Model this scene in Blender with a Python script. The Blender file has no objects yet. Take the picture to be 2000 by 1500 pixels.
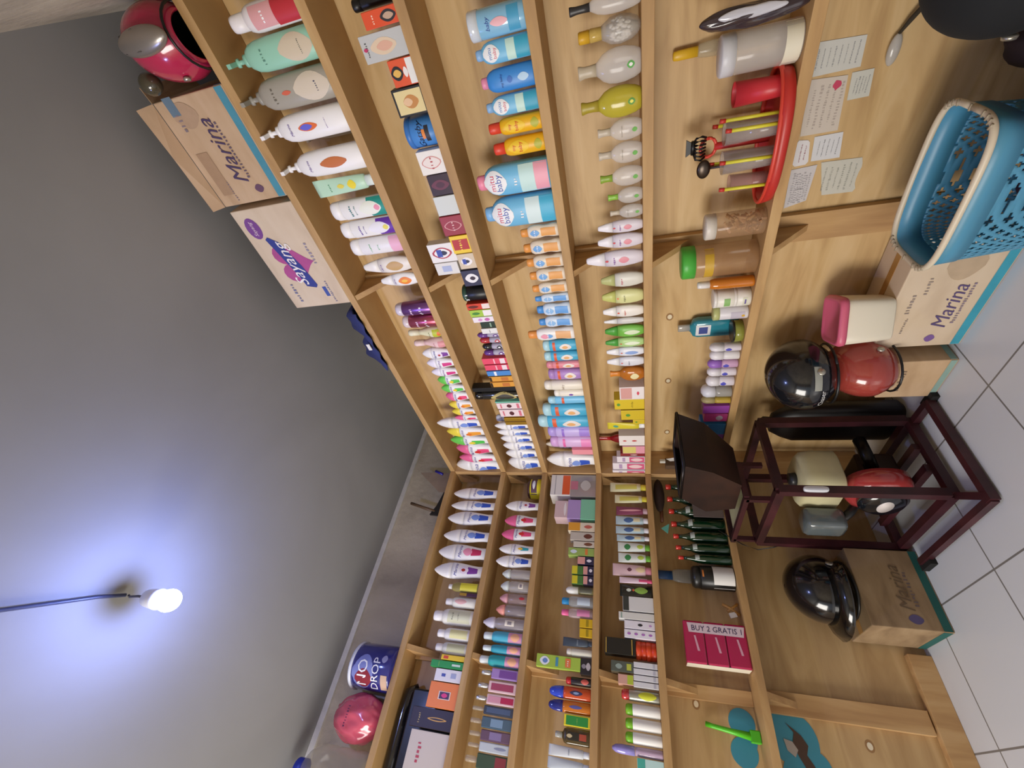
import bpy, math, random
from mathutils import Vector, Matrix
random.seed(7)
S = bpy.context.scene
COL = S.collection
# ---------------------------------------------------------------- camera (phone held sideways: the picture is rolled a quarter turn)
cam = bpy.data.objects.new('camera', bpy.data.cameras.new('camera')); COL.objects.link(cam); S.camera = cam
cam.data.lens = 14.94; cam.data.sensor_width = 36; cam.data.clip_start = .02
ax, ay, az = (-.2216, .1532, -.963), (.6862, .7262, -.0423), (.6929, -.6702, -.266)
cam.matrix_world = Matrix(((ax[0], ay[0], az[0], 1.868), (ax[1], ay[1], az[1], -1.161), (ax[2], ay[2], az[2], .961), (0, 0, 0, 1)))
# ---------------------------------------------------------------- light and exposure
S.view_settings.view_transform = 'Standard'; S.view_settings.look = 'None'
S.view_settings.exposure = EXPO = .08; S.view_settings.gamma = 1; S.view_settings.use_curve_mapping = False
wd = bpy.data.worlds.new('world'); S.world = wd; wd.use_nodes = True
wd.node_tree.nodes['Background'].inputs[0].default_value = (.8, .88, 1, 1)
wd.node_tree.nodes['Background'].inputs[1].default_value = .5
def area(name, loc, rot, sx, sy, power, col):
    l = bpy.data.lights.new(name, 'AREA'); l.shape = 'RECTANGLE'; l.size = sx; l.size_y = sy; l.energy = power; l.color = col
    o = bpy.data.objects.new(name, l); COL.objects.link(o); o.location = loc; o.rotation_euler = rot
    return o
area('doorway_daylight', (.5, -2.92, 1.25), (math.pi/2, 0, 0), .9, 1.3, 52, (1, .95, .88))
BULB = 420

STYLES = {
'mwB': ('tear', 'lotion_bottle', 'bottle', 'white teardrop lotion bottle with blue label', 0.5, {'c': 'F4F2F0', 'cap': 'F4F2F0', 'lab': [(0.1, 0.3, 0.62, '2F55C0', 't'), (0.28, 0.46, 0.5, '7F9BE0', 'o')], 'tx': [('Marina', 0.5, 0.82, '5B5BA8', 1)]}),
'mwP': ('tear', 'lotion_bottle', 'bottle', 'white teardrop lotion bottle with pink label', 0.5, {'c': 'F4F2F0', 'cap': 'F4F2F0', 'lab': [(0.1, 0.3, 0.62, 'C8325E', 't'), (0.28, 0.46, 0.55, 'F09AB4', 'o')], 'tx': [('Marina', 0.52, 0.82, '5B5BA8', 1)]}),
'mwV': ('tear', 'lotion_bottle', 'bottle', 'white teardrop lotion bottle with violet label', 0.5, {'c': 'F4F2F0', 'cap': 'F4F2F0', 'lab': [(0.1, 0.3, 0.62, '7C3C98', 't'), (0.28, 0.46, 0.55, 'EEE0F0', 'o'), (0.34, 0.42, 0.22, 'B03A34', 'o')], 'tx': [('Marina', 0.53, 0.82, '5B5BA8', 1)]}),
'mwM': ('tear', 'lotion_bottle', 'bottle', 'white teardrop lotion bottle with magenta foot', 0.5, {'c': 'F4F2F0', 'cap': 'F2ECF6', 'lab': [(0.12, 0.42, 0.5, 'D63C86', 't')], 'tx': [('Marina', 0.52, 0.82, '7C4CA0', 1)]}),
'mwT': ('tear', 'lotion_bottle', 'bottle', 'white teardrop lotion bottle with teal label', 0.5, {'c': 'F4F2F0', 'cap': 'F4F2F0', 'lab': [(0.14, 0.36, 0.45, '2FA3B4', 't'), (0.3, 0.44, 0.25, 'F2C540', 'o')], 'tx': [('Marina', 0.54, 0.82, '5B5BA8', 1)]}),
'mcG': ('tear', 'lotion_bottle', 'bottle', 'small lotion bottle with green cap and label', 0.5, {'c': 'F4F2F0', 'cap': '6FD057', 'lab': [(0.12, 0.42, 0.6, '55C452', 't'), (0.34, 0.5, 0.3, 'F1D63A', 'o')], 'tx': [('Marina', 0.56, 0.82, '5B4FA0', 1)]}),
'mcP': ('tear', 'lotion_bottle', 'bottle', 'lotion bottle with pink cap and strawberry label', 0.5, {'c': 'F4F2F0', 'cap': 'EE6C9C', 'lab': [(0.12, 0.4, 0.6, 'E84A7C', 't'), (0.32, 0.48, 0.3, 'D8302C', 'o')], 'tx': [('Marina', 0.55, 0.82, '5B4FA0', 1)]}),
'mcY': ('tear', 'lotion_bottle', 'bottle', 'small lotion bottle with yellow cap, orange label', 0.5, {'c': 'F4F2F0', 'cap': 'F2DC4C', 'lab': [(0.12, 0.42, 0.6, 'F0A030', 't'), (0.34, 0.48, 0.3, 'E87A28', 'o')], 'tx': [('Marina', 0.56, 0.82, '5B4FA0', 1)]}),
'redwhite': ('talc', 'body_wash_bottle', 'bottle', 'big white and red body wash bottle', 0.7, {'c': 'EDE6E4', 'cap': 'F2ECEA', 'lab': [(0.02, 0.34, 0.9, 'C2303A', 'r'), (0.34, 0.66, 0.8, 'E2A6A6', 'r')], 'tx': [('Glow', 0.5, 0.5, 'FFFFFF', 1)]}),
'mint': ('pump', 'pump_bottle', 'bottle', 'mint green and beige pump lotion bottle', 0.6, {'c': '9CD2B8', 'cap': '8FC8AE', 'lab': [(0.02, 0.4, 0.85, 'D6C7AC', 'o')], 'tx': [('Citra', 0.6, 0.55, '5F8F7C', 1), ('Body milk', 0.16, 0.5, '6A6A5C', 0)]}),
'grey': ('pump', 'pump_bottle', 'bottle', 'grey and beige pump lotion bottle', 0.6, {'c': 'A8A294', 'cap': '9A968A', 'lab': [(0.02, 0.4, 0.85, 'DACDB8', 'o'), (0.44, 0.54, 0.14, 'D86A50', 'o')], 'tx': [('Citra', 0.64, 0.55, '6E675A', 1), ('white', 0.16, 0.35, '4A4A64', 0)]}),
'pumpB': ('pump', 'pump_bottle', 'bottle', 'white pump lotion bottle, orange-blue fruit label', 0.6, {'c': 'F4F2F0', 'cap': 'F4F2F0', 'lab': [(0.34, 0.56, 0.3, 'E8743A', 'o'), (0.4, 0.54, 0.22, '6A6AD8', 'o')], 'tx': [('Marina', 0.66, 0.5, '6A4AA0', 1), ('body lotion', 0.24, 0.4, '8A6AA8', 0)]}),
'pumpO': ('pump', 'pump_bottle', 'bottle', 'white pump lotion bottle with brown leaf label', 0.6, {'c': 'F4F2F0', 'cap': 'F4F2F0', 'lab': [(0.2, 0.52, 0.42, 'C9743F', 'o')], 'tx': [('Marina', 0.66, 0.5, '6A4AA0', 1)]}),
'pumpW': ('pump', 'pump_bottle', 'bottle', 'plain white pump bottle half hidden behind another', 0.6, {'c': 'DEDAD6', 'cap': 'E8E4E0'}),
'mtube': ('tube', 'wash_tube', 'tube', 'mint green tube with yellow lemon print', 0.5, {'c': 'BFE3C6', 'cap': 'EAF5EC', 'lab': [(0.3, 0.44, 0.6, 'F1DC3C', 'o'), (0.5, 0.62, 0.3, 'E8D85A', 'o')], 'tx': [('Lemon', 0.75, 0.6, '4E9A6C', 1)]}),
'teal': ('can', 'shampoo_bottle', 'bottle', 'white shampoo bottle with teal shoulder ring', 0.6, {'c': 'F2F0EC', 'cap': 'F4F2F0', 'lab': [(0.02, 0.3, 0.96, '2B9A8C', 'r'), (0.08, 0.46, 0.7, 'F0F2E4', 'o'), (0.1, 0.2, 0.3, 'EE9AB0', 'o')], 'tx': [('Herbal', 0.62, 0.6, '2B7A7C', 0), ('shampoo', 0.54, 0.5, '7A9A9C', 0)]}),
'violet': ('can', 'shampoo_bottle', 'bottle', 'white shampoo bottle with purple foot', 0.6, {'c': 'F2F0EC', 'cap': 'F4F2F0', 'lab': [(0.02, 0.3, 0.96, '6A35A8', 'r'), (0.08, 0.46, 0.7, 'F0EEF4', 'o'), (0.1, 0.2, 0.3, 'E8DC60', 'o')], 'tx': [('Herbal', 0.62, 0.6, '6A4AA8', 0), ('shampoo', 0.54, 0.5, '8A7AAC', 0)]}),
'grn': ('can', 'shampoo_bottle', 'bottle', 'white bottle with green print and pink foot', 0.6, {'c': 'F0EEEE', 'cap': 'F4F2F0', 'lab': [(0.02, 0.22, 0.95, 'F0B8D0', 'r')], 'tx': [('natural', 0.6, 0.55, '4FB05C', 0), ('care', 0.45, 0.35, '8FC49C', 0)]}),
'cream': ('spind', 'lotion_bottle', 'bottle', 'cream lotion bottle with tan oval', 0.55, {'c': 'EFE8DE', 'cap': 'F4F0EA', 'lab': [(0.16, 0.5, 0.6, 'C9A46C', 'o')], 'tx': [('Citra', 0.6, 0.5, '7A4A98', 1)]}),
'orT': ('spind', 'lotion_bottle', 'bottle', 'white lotion bottle with orange fruit oval', 0.55, {'c': 'F4F2F0', 'cap': 'F4F2F0', 'lab': [(0.16, 0.5, 0.6, 'F08A34', 'o'), (0.26, 0.42, 0.25, 'F6C044', 'o')], 'tx': [('Citra', 0.6, 0.5, '7A4A98', 1)]}),
'purC': ('can', 'foam_bottle', 'bottle', 'metallic purple can with white lettering', 1, {'c': '8A5A9C', 'cap': 'DAD2E2', 'm': 'metal', 'tx': [('PINK', 0.3, 0.8, 'FFFFFF', 0), ('glam', 0.55, 0.7, 'F0D0E8', 1)]}),
'redC': ('can', 'foam_bottle', 'bottle', 'rosy red can with white lettering', 1, {'c': 'B85A6C', 'cap': 'E2D2D2', 'm': 'metal', 'tx': [('PINK', 0.3, 0.8, 'FFFFFF', 0), ('glam', 0.55, 0.7, 'F0D0E8', 1)]}),
'pinY': ('pin', 'cologne_bottle', 'bottle', 'yellow-green bowling-pin shaped bottle', 1, {'c': 'E4E0B8', 'cap': 'E8E4C4', 'lab': [(0.02, 0.26, 0.8, 'BFC83A', 'r'), (0.04, 0.14, 0.5, 'E87A38', 'o')], 'tx': [('kids', 0.36, 0.6, '6A7A3C', 0)]}),
'pinP': ('pin', 'cologne_bottle', 'bottle', 'pale pink bowling-pin shaped bottle', 1, {'c': 'EEC8C4', 'cap': 'F0D4D0', 'lab': [(0.04, 0.24, 0.7, 'E49A9C', 'r')], 'tx': [('kids', 0.36, 0.6, 'B8606C', 0)]}),
'orPk': ('box', 'hair_color_box', 'box', 'orange hair colour box with a portrait', 0.4, {'c': 'E4542A', 'lab': [(0.05, 0.5, 0.7, '2E2A30', 'o'), (0.12, 0.42, 0.4, 'C8A890', 'o')], 'tx': [('Hair', 0.72, 0.6, 'FFD8C0', 1)]}),
'potB': ('jar', 'cream_jar', 'jar', 'black round jar half behind orange box', 1, {'c': '18171A', 'cap': '101012'}),
'faceS': ('box', 'hair_color_box', 'box', 'silver box with a blonde portrait', 0.45, {'c': 'C9CBCA', 'm': 'gloss', 'lab': [(0.22, 0.8, 0.62, 'E4CDB0', 'o'), (0.3, 0.66, 0.36, 'E2B29A', 'o'), (0.86, 0.96, 0.15, 'C83A6A', 'o')], 'tx': [('Color 2', 0.88, 0.6, '505458', 0)]}),
'faceO': ('box', 'hair_dye_box', 'box', 'orange box with dark-haired portrait', 0.5, {'c': 'E2582C', 'lab': [(0.02, 0.3, 0.95, 'EDEDEA', 'r'), (0.5, 0.98, 0.55, '1C1A20', 'o'), (0.58, 0.9, 0.3, 'E8B858', 'o'), (0.3, 0.48, 0.4, 'F4ECE8', 'o')]}),
'tanK': ('box', 'hair_color_box', 'box', 'black-framed box with tan portrait', 0.5, {'c': '1E1E20', 'lab': [(0.05, 0.93, 0.85, 'E6D49A', 'r'), (0.2, 0.7, 0.5, 'C88A48', 'o'), (0.4, 0.7, 0.3, 'E9C39A', 'o')]}),
'pomd': ('jar', 'hair_gel_tub', 'tub', 'blue round hair gel tub', 1, {'c': '4C8ED6', 'cap': '3F7CC8', 'lab': [(0.2, 0.34, 0.5, '2A2A34', 'r'), (0.34, 0.44, 0.3, 'E88A3C', 'r')], 'tx': [('Gatsby', 0.5, 0.9, '1E2A4A', 1)]}),
'wOv': ('box', 'soap_box', 'box', 'white soap box with red oval crest', 0.5, {'c': 'F0ECE6', 'lab': [(0.12, 0.88, 0.55, 'D8948C', 'o'), (0.16, 0.84, 0.47, 'F0E4DE', 'o')], 'tx': [('SOAP', 0.5, 0.6, 'B84A48', 0)]}),
'dPu': ('box', 'soap_box', 'box', 'dark maroon soap box with hexagon crest', 0.5, {'c': '3A2A3A', 'm': 'gloss', 'lab': [(0.1, 0.9, 0.5, '6A2A3C', 'o'), (0.3, 0.7, 0.3, '4A1A2A', 'o')]}),
'plW': ('box', 'soap_box', 'box', 'plain pale grey soap box', 0.5, {'c': 'D8DEDC', 'm': 'gloss'}),
'dRd': ('box', 'soap_box', 'box', 'dark red soap box with pale crest', 0.5, {'c': '9C2C38', 'lab': [(0.12, 0.88, 0.5, 'D8A0A0', 'o'), (0.17, 0.83, 0.43, '9C2C38', 'o')], 'tx': [('SOAP', 0.5, 0.55, 'E8C8C4', 0)]}),
'yRd': ('box', 'balm_box', 'box', 'red and yellow striped balm box', 0.5, {'c': 'F0CC30', 'lab': [(0.1, 0.9, 0.6, 'B8302C', 'r')], 'tx': [('Salep', 0.5, 0.7, 'F6DC50', 1)]}),
'wOb': ('box', 'powder_box', 'box', 'white box with red and blue oval emblem', 0.5, {'c': 'EDEAE8', 'lab': [(0.12, 0.88, 0.62, 'B8404C', 'o'), (0.2, 0.8, 0.5, 'F4F0F0', 'o'), (0.3, 0.6, 0.25, '30304A', 'o'), (0.5, 0.7, 0.4, '3C50A8', 'r')]}),
'gWb': ('box', 'powder_box', 'box', 'grey-white box with pale blue stripe', 0.5, {'c': 'E2E0DC', 'lab': [(0.3, 0.7, 0.5, 'AEB8D8', 'r')]}),
'tOb': ('box', 'powder_box', 'box', 'beige box with blue oval emblem', 0.5, {'c': 'D8C8B0', 'lab': [(0.2, 0.85, 0.55, 'F4F0F0', 'o'), (0.35, 0.65, 0.22, '30304A', 'o'), (0.55, 0.75, 0.35, '3C50A8', 'r')]}),
'nOb': ('box', 'powder_box', 'box', 'navy box with white oval emblem', 0.5, {'c': '30304E', 'lab': [(0.15, 0.85, 0.6, 'F0EEF0', 'o'), (0.3, 0.6, 0.25, '3A2A3A', 'o')]}),
'blJ': ('jar', 'coffee_scrub_jar', 'jar', 'black jar with white-lettered green lid band', 1, {'c': '1A1A1C', 'cap': '2A4A3C', 'tx': [('GUM', 0.85, 0.6, 'F0F0F0', 0)]}),
'orB': ('box', 'hair_dye_box', 'box', 'small orange-red box with portraits', 0.8, {'c': 'D8442C', 'lab': [(0.5, 0.95, 0.5, '6A2018', 'o'), (0.03, 0.35, 0.85, 'F0E0D8', 'r')]}),
'liB': ('box', 'hair_dye_box', 'box', 'small lime and white box', 0.8, {'c': 'A8CC4C', 'lab': [(0.03, 0.4, 0.85, 'F4EEF0', 'r'), (0.55, 0.9, 0.4, '4C8C3A', 'o')]}),
'pkB': ('box', 'hair_dye_box', 'box', 'small white box with pink flowers', 0.8, {'c': 'F0E8EE', 'lab': [(0.2, 0.45, 0.6, 'C868B0', 'o'), (0.55, 0.75, 0.5, 'D898C8', 'o')]}),
'dgB': ('box', 'medicine_box', 'box', 'small dark green box', 0.8, {'c': '24382C', 'lab': [(0.3, 0.4, 0.8, '8AA890', 'r')]}),
'whB': ('box', 'medicine_box', 'box', 'small plain white box', 0.8, {'c': 'E8E8E4', 'tx': [('Viva', 0.5, 0.7, '70706C', 0)]}),
'swV': ('rollon', 'nail_polish_bottle', 'bottle', 'small glass bottle with violet cap and swirls', 1, {'c': 'B8B2C4', 'cap': '6A3C8C', 'm': 'gloss', 'lab': [(0.05, 0.3, 0.6, '6A3C8C', 'o'), (0.12, 0.24, 0.3, 'F0F0F4', 'o')]}),
'swR': ('rollon', 'nail_polish_bottle', 'bottle', 'small glass bottle with red cap and swirls', 1, {'c': 'B8B2C4', 'cap': 'C03A40', 'm': 'gloss', 'lab': [(0.05, 0.3, 0.6, 'C03A40', 'o'), (0.12, 0.24, 0.3, 'F0F0F4', 'o')]}),
'swK': ('rollon', 'nail_polish_bottle', 'bottle', 'small glass bottle with black cap and swirls', 1, {'c': 'B8B2C4', 'cap': '202024', 'm': 'gloss', 'lab': [(0.05, 0.3, 0.6, '202024', 'o'), (0.12, 0.24, 0.3, 'F0F0F4', 'o')]}),
'pkS': ('box', 'toothpaste_box', 'box', 'thin pink striped box', 0.8, {'c': 'E8506C', 'lab': [(0.1, 0.3, 0.9, 'F0E0E4', 'r'), (0.5, 0.55, 0.9, 'F8C0CC', 'r')]}),
'blS': ('box', 'toothpaste_box', 'box', 'thin blue striped box', 0.8, {'c': '4C8CD0', 'lab': [(0.6, 0.7, 0.9, 'F0F4F8', 'r')]}),
'orS': ('box', 'toothpaste_box', 'box', 'thin orange box with black tip', 0.8, {'c': 'E0A040', 'lab': [(0.9, 1, 0.9, '302010', 'r'), (0.2, 0.5, 0.7, 'C87838', 'r')]}),
'teS': ('box', 'toothpaste_box', 'box', 'thin teal box', 0.8, {'c': '7CC8AC'}),
'blA': ('can', 'hair_spray_can', 'can', 'black hair spray can with gold pattern', 1, {'c': '26241E', 'cap': '121214', 'm': 'gloss', 'lab': [(0.05, 0.6, 0.9, 'B8A868', 'o'), (0.1, 0.5, 0.6, '38342A', 'o')]}),
'blL': ('box', 'comb_case', 'case', 'slim black case leaning at a spray can', 1.2, {'c': '16181A'}),
'pwB': ('box', 'eyeliner_box', 'box', 'pink-white box with dark lipstick stroke', 0.8, {'c': 'F0DCDC', 'lab': [(0.4, 0.6, 0.6, '5A2A30', 'o'), (0.1, 0.2, 0.8, 'D87888', 'r'), (0.8, 0.86, 0.7, 'D87888', 'r')]}),
'gdB': ('box', 'perfume_box', 'box', 'shiny gold box', 0.8, {'c': 'D8B040', 'm': 'metal', 'lab': [(0.0, 1, 0.15, '6A4A10', 'r')]}),
'lbW': ('can', 'lotion_bottle', 'bottle', 'pale blue-white bottle behind gold box', 0.7, {'c': 'DDE4F0', 'cap': 'D0D8EC'}),
'jarW': ('jar', 'wipes_tub', 'tub', 'big shrink-wrapped blue baby wipes tub with white lid', 0.8, {'c': '8CC4E4', 'cap': 'D8E0E8', 'm': 'gloss', 'lab': [(0.1, 0.3, 0.8, '4CA4CC', 'r'), (0.3, 0.6, 0.3, 'F0B8C0', 'o')], 'tx': [('baby', 0.65, 0.5, '3A5AA8', 1)]}),
'mitu': ('oval', 'baby_powder_bottle', 'bottle', 'light blue baby powder bottle with white shoulder', 0.6, {'c': '74BEE4', 'cap': '8CB8E4', 'lab': [(0.02, 0.26, 0.9, '39A6C4', 'r'), (0.26, 0.42, 0.9, 'C8E8DC', 'r'), (0.55, 0.86, 0.82, 'F2F4F4', 'o')], 'tx': [('mitu', 0.73, 0.55, '3A78C0', 0), ('baby', 0.63, 0.5, 'D84A60', 0)]}),
'mituP': ('oval', 'baby_powder_bottle', 'bottle', 'big blue baby powder bottle with pink cap', 0.6, {'c': '74BEE4', 'cap': 'F08CA8', 'lab': [(0.02, 0.2, 0.9, 'F0A8B8', 'r'), (0.2, 0.4, 0.9, 'C8E8E4', 'r'), (0.58, 0.9, 0.85, 'F2F4F4', 'o')], 'tx': [('mitu', 0.78, 0.6, 'D84A60', 0), ('baby', 0.68, 0.6, '3A58B0', 0), ('0+0', 0.46, 0.3, 'F8F8F8', 0)]}),
'mituB': ('oval', 'baby_powder_bottle', 'bottle', 'big blue baby powder bottle with blue cap', 0.6, {'c': '74BEE4', 'cap': '7FB8E8', 'lab': [(0.02, 0.2, 0.9, '48B4D8', 'r'), (0.2, 0.4, 0.9, 'D8ECEC', 'r'), (0.58, 0.9, 0.85, 'F2F4F4', 'o')], 'tx': [('mitu', 0.78, 0.6, 'D84A60', 0), ('baby', 0.68, 0.6, '3A58B0', 0), ('0+0', 0.46, 0.3, 'F8F8F8', 0)]}),
'blueP': ('oval', 'baby_powder_bottle', 'bottle', 'deep blue baby powder bottle with pink cap', 0.6, {'c': '3C8CD8', 'cap': 'E890B0', 'lab': [(0.1, 0.3, 0.35, 'B8D8F0', 'o'), (0.4, 0.5, 0.3, '2C6CC0', 'o')], 'tx': [('my baby', 0.6, 0.6, '1C4C98', 0)]}),
'yel': ('talc', 'baby_powder_bottle', 'bottle', 'yellow powder bottle with red cap', 0.7, {'c': 'F0B81C', 'cap': 'E0452C', 'lab': [(0.3, 0.7, 0.75, 'F6CC30', 'o'), (0.05, 0.2, 0.6, 'B8B838', 'o')], 'tx': [('my', 0.58, 0.35, 'D8342C', 0), ('baby', 0.46, 0.6, 'D8342C', 0)]}),
'colO': ('cologne', 'cologne_bottle', 'bottle', 'waisted baby cologne with orange cap', 0.6, {'c': 'E9DCC8', 'cap': 'E69A4A', 'lab': [(0.08, 0.46, 0.72, 'E8A862', 'r'), (0.5, 0.74, 0.5, '6FA8E0', 'o')], 'tx': [('bebe', 0.62, 0.6, 'F4F4F8', 1)]}),
'colB': ('cologne', 'cologne_bottle', 'bottle', 'waisted baby cologne with blue cap', 0.6, {'c': 'D4E2F0', 'cap': '4C94DC', 'lab': [(0.08, 0.46, 0.72, '6AA4E0', 'r'), (0.5, 0.74, 0.5, '8CBCE8', 'o')], 'tx': [('bebe', 0.62, 0.6, 'F4F4F8', 1)]}),
'colW': ('cologne', 'cologne_bottle', 'bottle', 'taller rounded white bottle with orange cap and print', 0.65, {'c': 'F0ECE8', 'cap': 'E6954A', 'lab': [(0.08, 0.4, 0.72, 'E8B07A', 'r'), (0.46, 0.62, 0.35, '6FA8E0', 'o'), (0.55, 0.72, 0.4, 'EC9CB0', 'o')], 'tx': [('bebe', 0.56, 0.5, 'F4F4F8', 1)]}),
'rgB': ('can', 'baby_shampoo_bottle', 'bottle', 'blue baby shampoo bottle with orange band', 0.7, {'c': '4CB0D4', 'cap': 'B4DCE4', 'lab': [(0.62, 0.7, 1, 'E06038', 'r'), (0.15, 0.5, 0.6, 'E8E0D8', 'o'), (0.25, 0.42, 0.3, 'E8B070', 'o')]}),
'rgP': ('can', 'baby_shampoo_bottle', 'bottle', 'pink baby shampoo bottle with orange band', 0.7, {'c': 'E48C98', 'cap': 'E48C98', 'lab': [(0.62, 0.7, 1, 'E06038', 'r'), (0.15, 0.5, 0.6, 'E8E0D8', 'o'), (0.25, 0.42, 0.3, 'E8B070', 'o')]}),
'rgV': ('can', 'baby_shampoo_bottle', 'bottle', 'lilac baby shampoo bottle with orange band', 0.7, {'c': 'B088C8', 'cap': 'B088C8', 'lab': [(0.62, 0.7, 1, 'E06038', 'r'), (0.15, 0.5, 0.6, 'E8E0D8', 'o'), (0.25, 0.42, 0.3, 'E8B070', 'o')]}),
'crC': ('can', 'lotion_bottle', 'bottle', 'cream cylinder bottle', 0.8, {'c': 'EEE6D4', 'cap': 'F0EADC', 'tx': [('baby', 0.5, 0.6, 'A08870', 0)]}),
'crD': ('can', 'lotion_bottle', 'bottle', 'cream bottle with violet dot', 0.8, {'c': 'EFE8D8', 'cap': 'F2ECE0', 'lab': [(0.35, 0.5, 0.3, '7A4AA8', 'o')]}),
'lbl': ('can', 'baby_shampoo_bottle', 'bottle', 'light blue bottle behind cream bottle', 0.7, {'c': '7CC4E8', 'cap': 'A8D8EC', 'lab': [(0.55, 0.62, 1, 'E06038', 'r')]}),
'lav': ('can', 'baby_shampoo_bottle', 'bottle', 'lavender bottle with purple band', 0.7, {'c': 'C8B4E8', 'cap': 'B49CE0', 'lab': [(0.6, 0.66, 1, '9470D0', 'r'), (0.02, 0.25, 1, 'A484D8', 'r')]}),
'lpk': ('can', 'baby_shampoo_bottle', 'bottle', 'lavender-pink bottle with pink foot', 0.7, {'c': 'DDB8E0', 'cap': 'D8A8DC', 'lab': [(0.02, 0.25, 1, 'EC8CC0', 'r'), (0.62, 0.68, 1, 'E468A8', 'r')]}),
'pkT': ('box', 'soap_box', 'box', 'short coral pink box', 0.8, {'c': 'F09AA4'}),
'mwBh': ('tear', 'lotion_bottle', 'bottle', 'white teardrop lotion bottle behind coral box', 0.5, {'c': 'F4F2F0', 'cap': 'F4F2F0', 'tx': [('Marina', 0.5, 0.82, '5B5BA8', 1)]}),
'ball': ('ball', 'cotton_bud_jar', 'jar', 'globe jar of cotton buds with yellow cap', 1, {'c': 'E4DED4', 'cap': 'D8A828'}),
'cl0': ('egg', 'toner_bottle', 'bottle', 'large milky clear bottle at shelf end', 0.6, {'c': 'ECE8E2', 'cap': '2C2A2A', 'm': 'clear'}),
'clB': ('egg', 'toner_bottle', 'bottle', 'large clear bottle with green emblem', 0.6, {'c': 'ECE8E2', 'cap': 'BDB098', 'm': 'clear', 'lab': [(0.1, 0.22, 0.25, '5AA84C', 'o'), (0.13, 0.19, 0.12, 'F0F0E8', 'o')]}),
'clY': ('egg', 'oil_bottle', 'bottle', 'large yellow translucent bottle', 0.6, {'c': 'C9BC38', 'cap': 'A8962C', 'm': 'tint', 'lab': [(0.1, 0.22, 0.25, '5A9A3C', 'o'), (0.13, 0.19, 0.12, 'F0E860', 'o')]}),
'clS': ('egg', 'toner_bottle', 'bottle', 'small clear bottle with clear cap', 0.6, {'c': 'ECE8E2', 'cap': 'C4B8A4', 'm': 'clear', 'lab': [(0.1, 0.22, 0.25, '6AB04C', 'o')], 'tx': [('baby oil', 0.45, 0.6, '80786C', 0)]}),
'clG': ('egg', 'toner_bottle', 'bottle', 'small clear bottle with green cap', 0.6, {'c': 'ECE8E2', 'cap': '8AA838', 'm': 'clear', 'lab': [(0.1, 0.22, 0.25, '6AB04C', 'o')]}),
'clE': ('egg', 'toner_bottle', 'bottle', 'tiny clear bottle with lime cap', 0.6, {'c': 'ECE8E2', 'cap': '8CC044', 'm': 'clear', 'lab': [(0.1, 0.24, 0.25, '6AB04C', 'o')]}),
'peR': ('spind', 'lotion_bottle', 'bottle', 'pearly lotion bottle with red flower', 0.55, {'c': 'DCD4DC', 'cap': 'EFECF2', 'lab': [(0.24, 0.42, 0.4, 'E0909C', 'o'), (0.6, 0.66, 0.15, 'C83A44', 'o')], 'tx': [('Viva', 0.5, 0.5, '8A5AA0', 1)]}),
'peG': ('spind', 'lotion_bottle', 'bottle', 'pearly bottle with olive tip', 0.55, {'c': 'DAD8CC', 'cap': 'B8BC7C', 'tx': [('Viva', 0.5, 0.5, 'B85A6C', 1)]}),
'peY': ('spind', 'lotion_bottle', 'bottle', 'pale yellow-green spindle bottle', 0.55, {'c': 'D8D898', 'cap': 'C8CC74', 'lab': [(0.58, 0.64, 0.15, 'E08A5C', 'o')], 'tx': [('Viva', 0.45, 0.5, '8A8A5C', 1)]}),
'peW': ('spind', 'lotion_bottle', 'bottle', 'white spindle bottle with red print', 0.55, {'c': 'ECE6DC', 'cap': 'F4F2F0', 'lab': [(0.58, 0.64, 0.15, 'D8503C', 'o')], 'tx': [('Viva', 0.45, 0.5, 'C85A4C', 1)]}),
'peN': ('spind', 'lotion_bottle', 'bottle', 'slim grey-white spindle bottle', 0.55, {'c': 'D2D0CC', 'cap': 'E8E8E8'}),
'peD': ('spind', 'lotion_bottle', 'bottle', 'bright green spindle bottle', 0.55, {'c': '78BC4C', 'cap': '4CA038', 'lab': [(0.1, 0.5, 0.4, 'DCE8C4', 'o')]}),
'peL': ('spind', 'lotion_bottle', 'bottle', 'pale green spindle bottle with green tip', 0.55, {'c': 'B0D488', 'cap': '4CA040', 'lab': [(0.1, 0.5, 0.4, 'E8F0D4', 'o'), (0.56, 0.62, 0.12, 'D8503C', 'o')]}),
'peU': ('spind', 'lotion_bottle', 'bottle', 'white spindle bottle with blue streak', 0.55, {'c': 'E4E6EC', 'cap': 'F0F0F2', 'lab': [(0.15, 0.5, 0.4, '8CA8DC', 'o'), (0.56, 0.62, 0.12, 'D8503C', 'o')]}),
'peZ': ('spind', 'lotion_bottle', 'bottle', 'silvery white spindle bottle near orange bottle', 0.55, {'c': 'DCDCE2', 'cap': 'ECECEE', 'lab': [(0.56, 0.62, 0.12, 'D8503C', 'o')], 'tx': [('Viva', 0.4, 0.5, '8A8A9C', 1)]}),
'orC': ('egg', 'cologne_bottle', 'bottle', 'round orange glass bottle with orange cap', 0.6, {'c': 'C87828', 'cap': 'D8842C', 'm': 'tint', 'lab': [(0.15, 0.4, 0.45, 'E8DCA8', 'o')]}),
'wpk': ('box', 'cotton_pack', 'pack', 'white and pink round pack', 0.8, {'c': 'ECE4E2', 'lab': [(0.5, 0.95, 0.9, 'D8A098', 'r'), (0.2, 0.3, 0.3, 'D84A5C', 'o')]}),
'yeB': ('box', 'cream_box', 'box', 'yellow cream box', 0.8, {'c': 'DCC02C', 'lab': [(0.8, 0.92, 0.3, '5A9A3C', 'o')], 'tx': [('Kelly', 0.4, 0.7, '8A7A20', 0)]}),
'yeb': ('box', 'cream_box', 'box', 'small yellow cream box', 0.8, {'c': 'D8BC2C', 'lab': [(0.6, 0.8, 0.3, '5A9A3C', 'o')]}),
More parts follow.
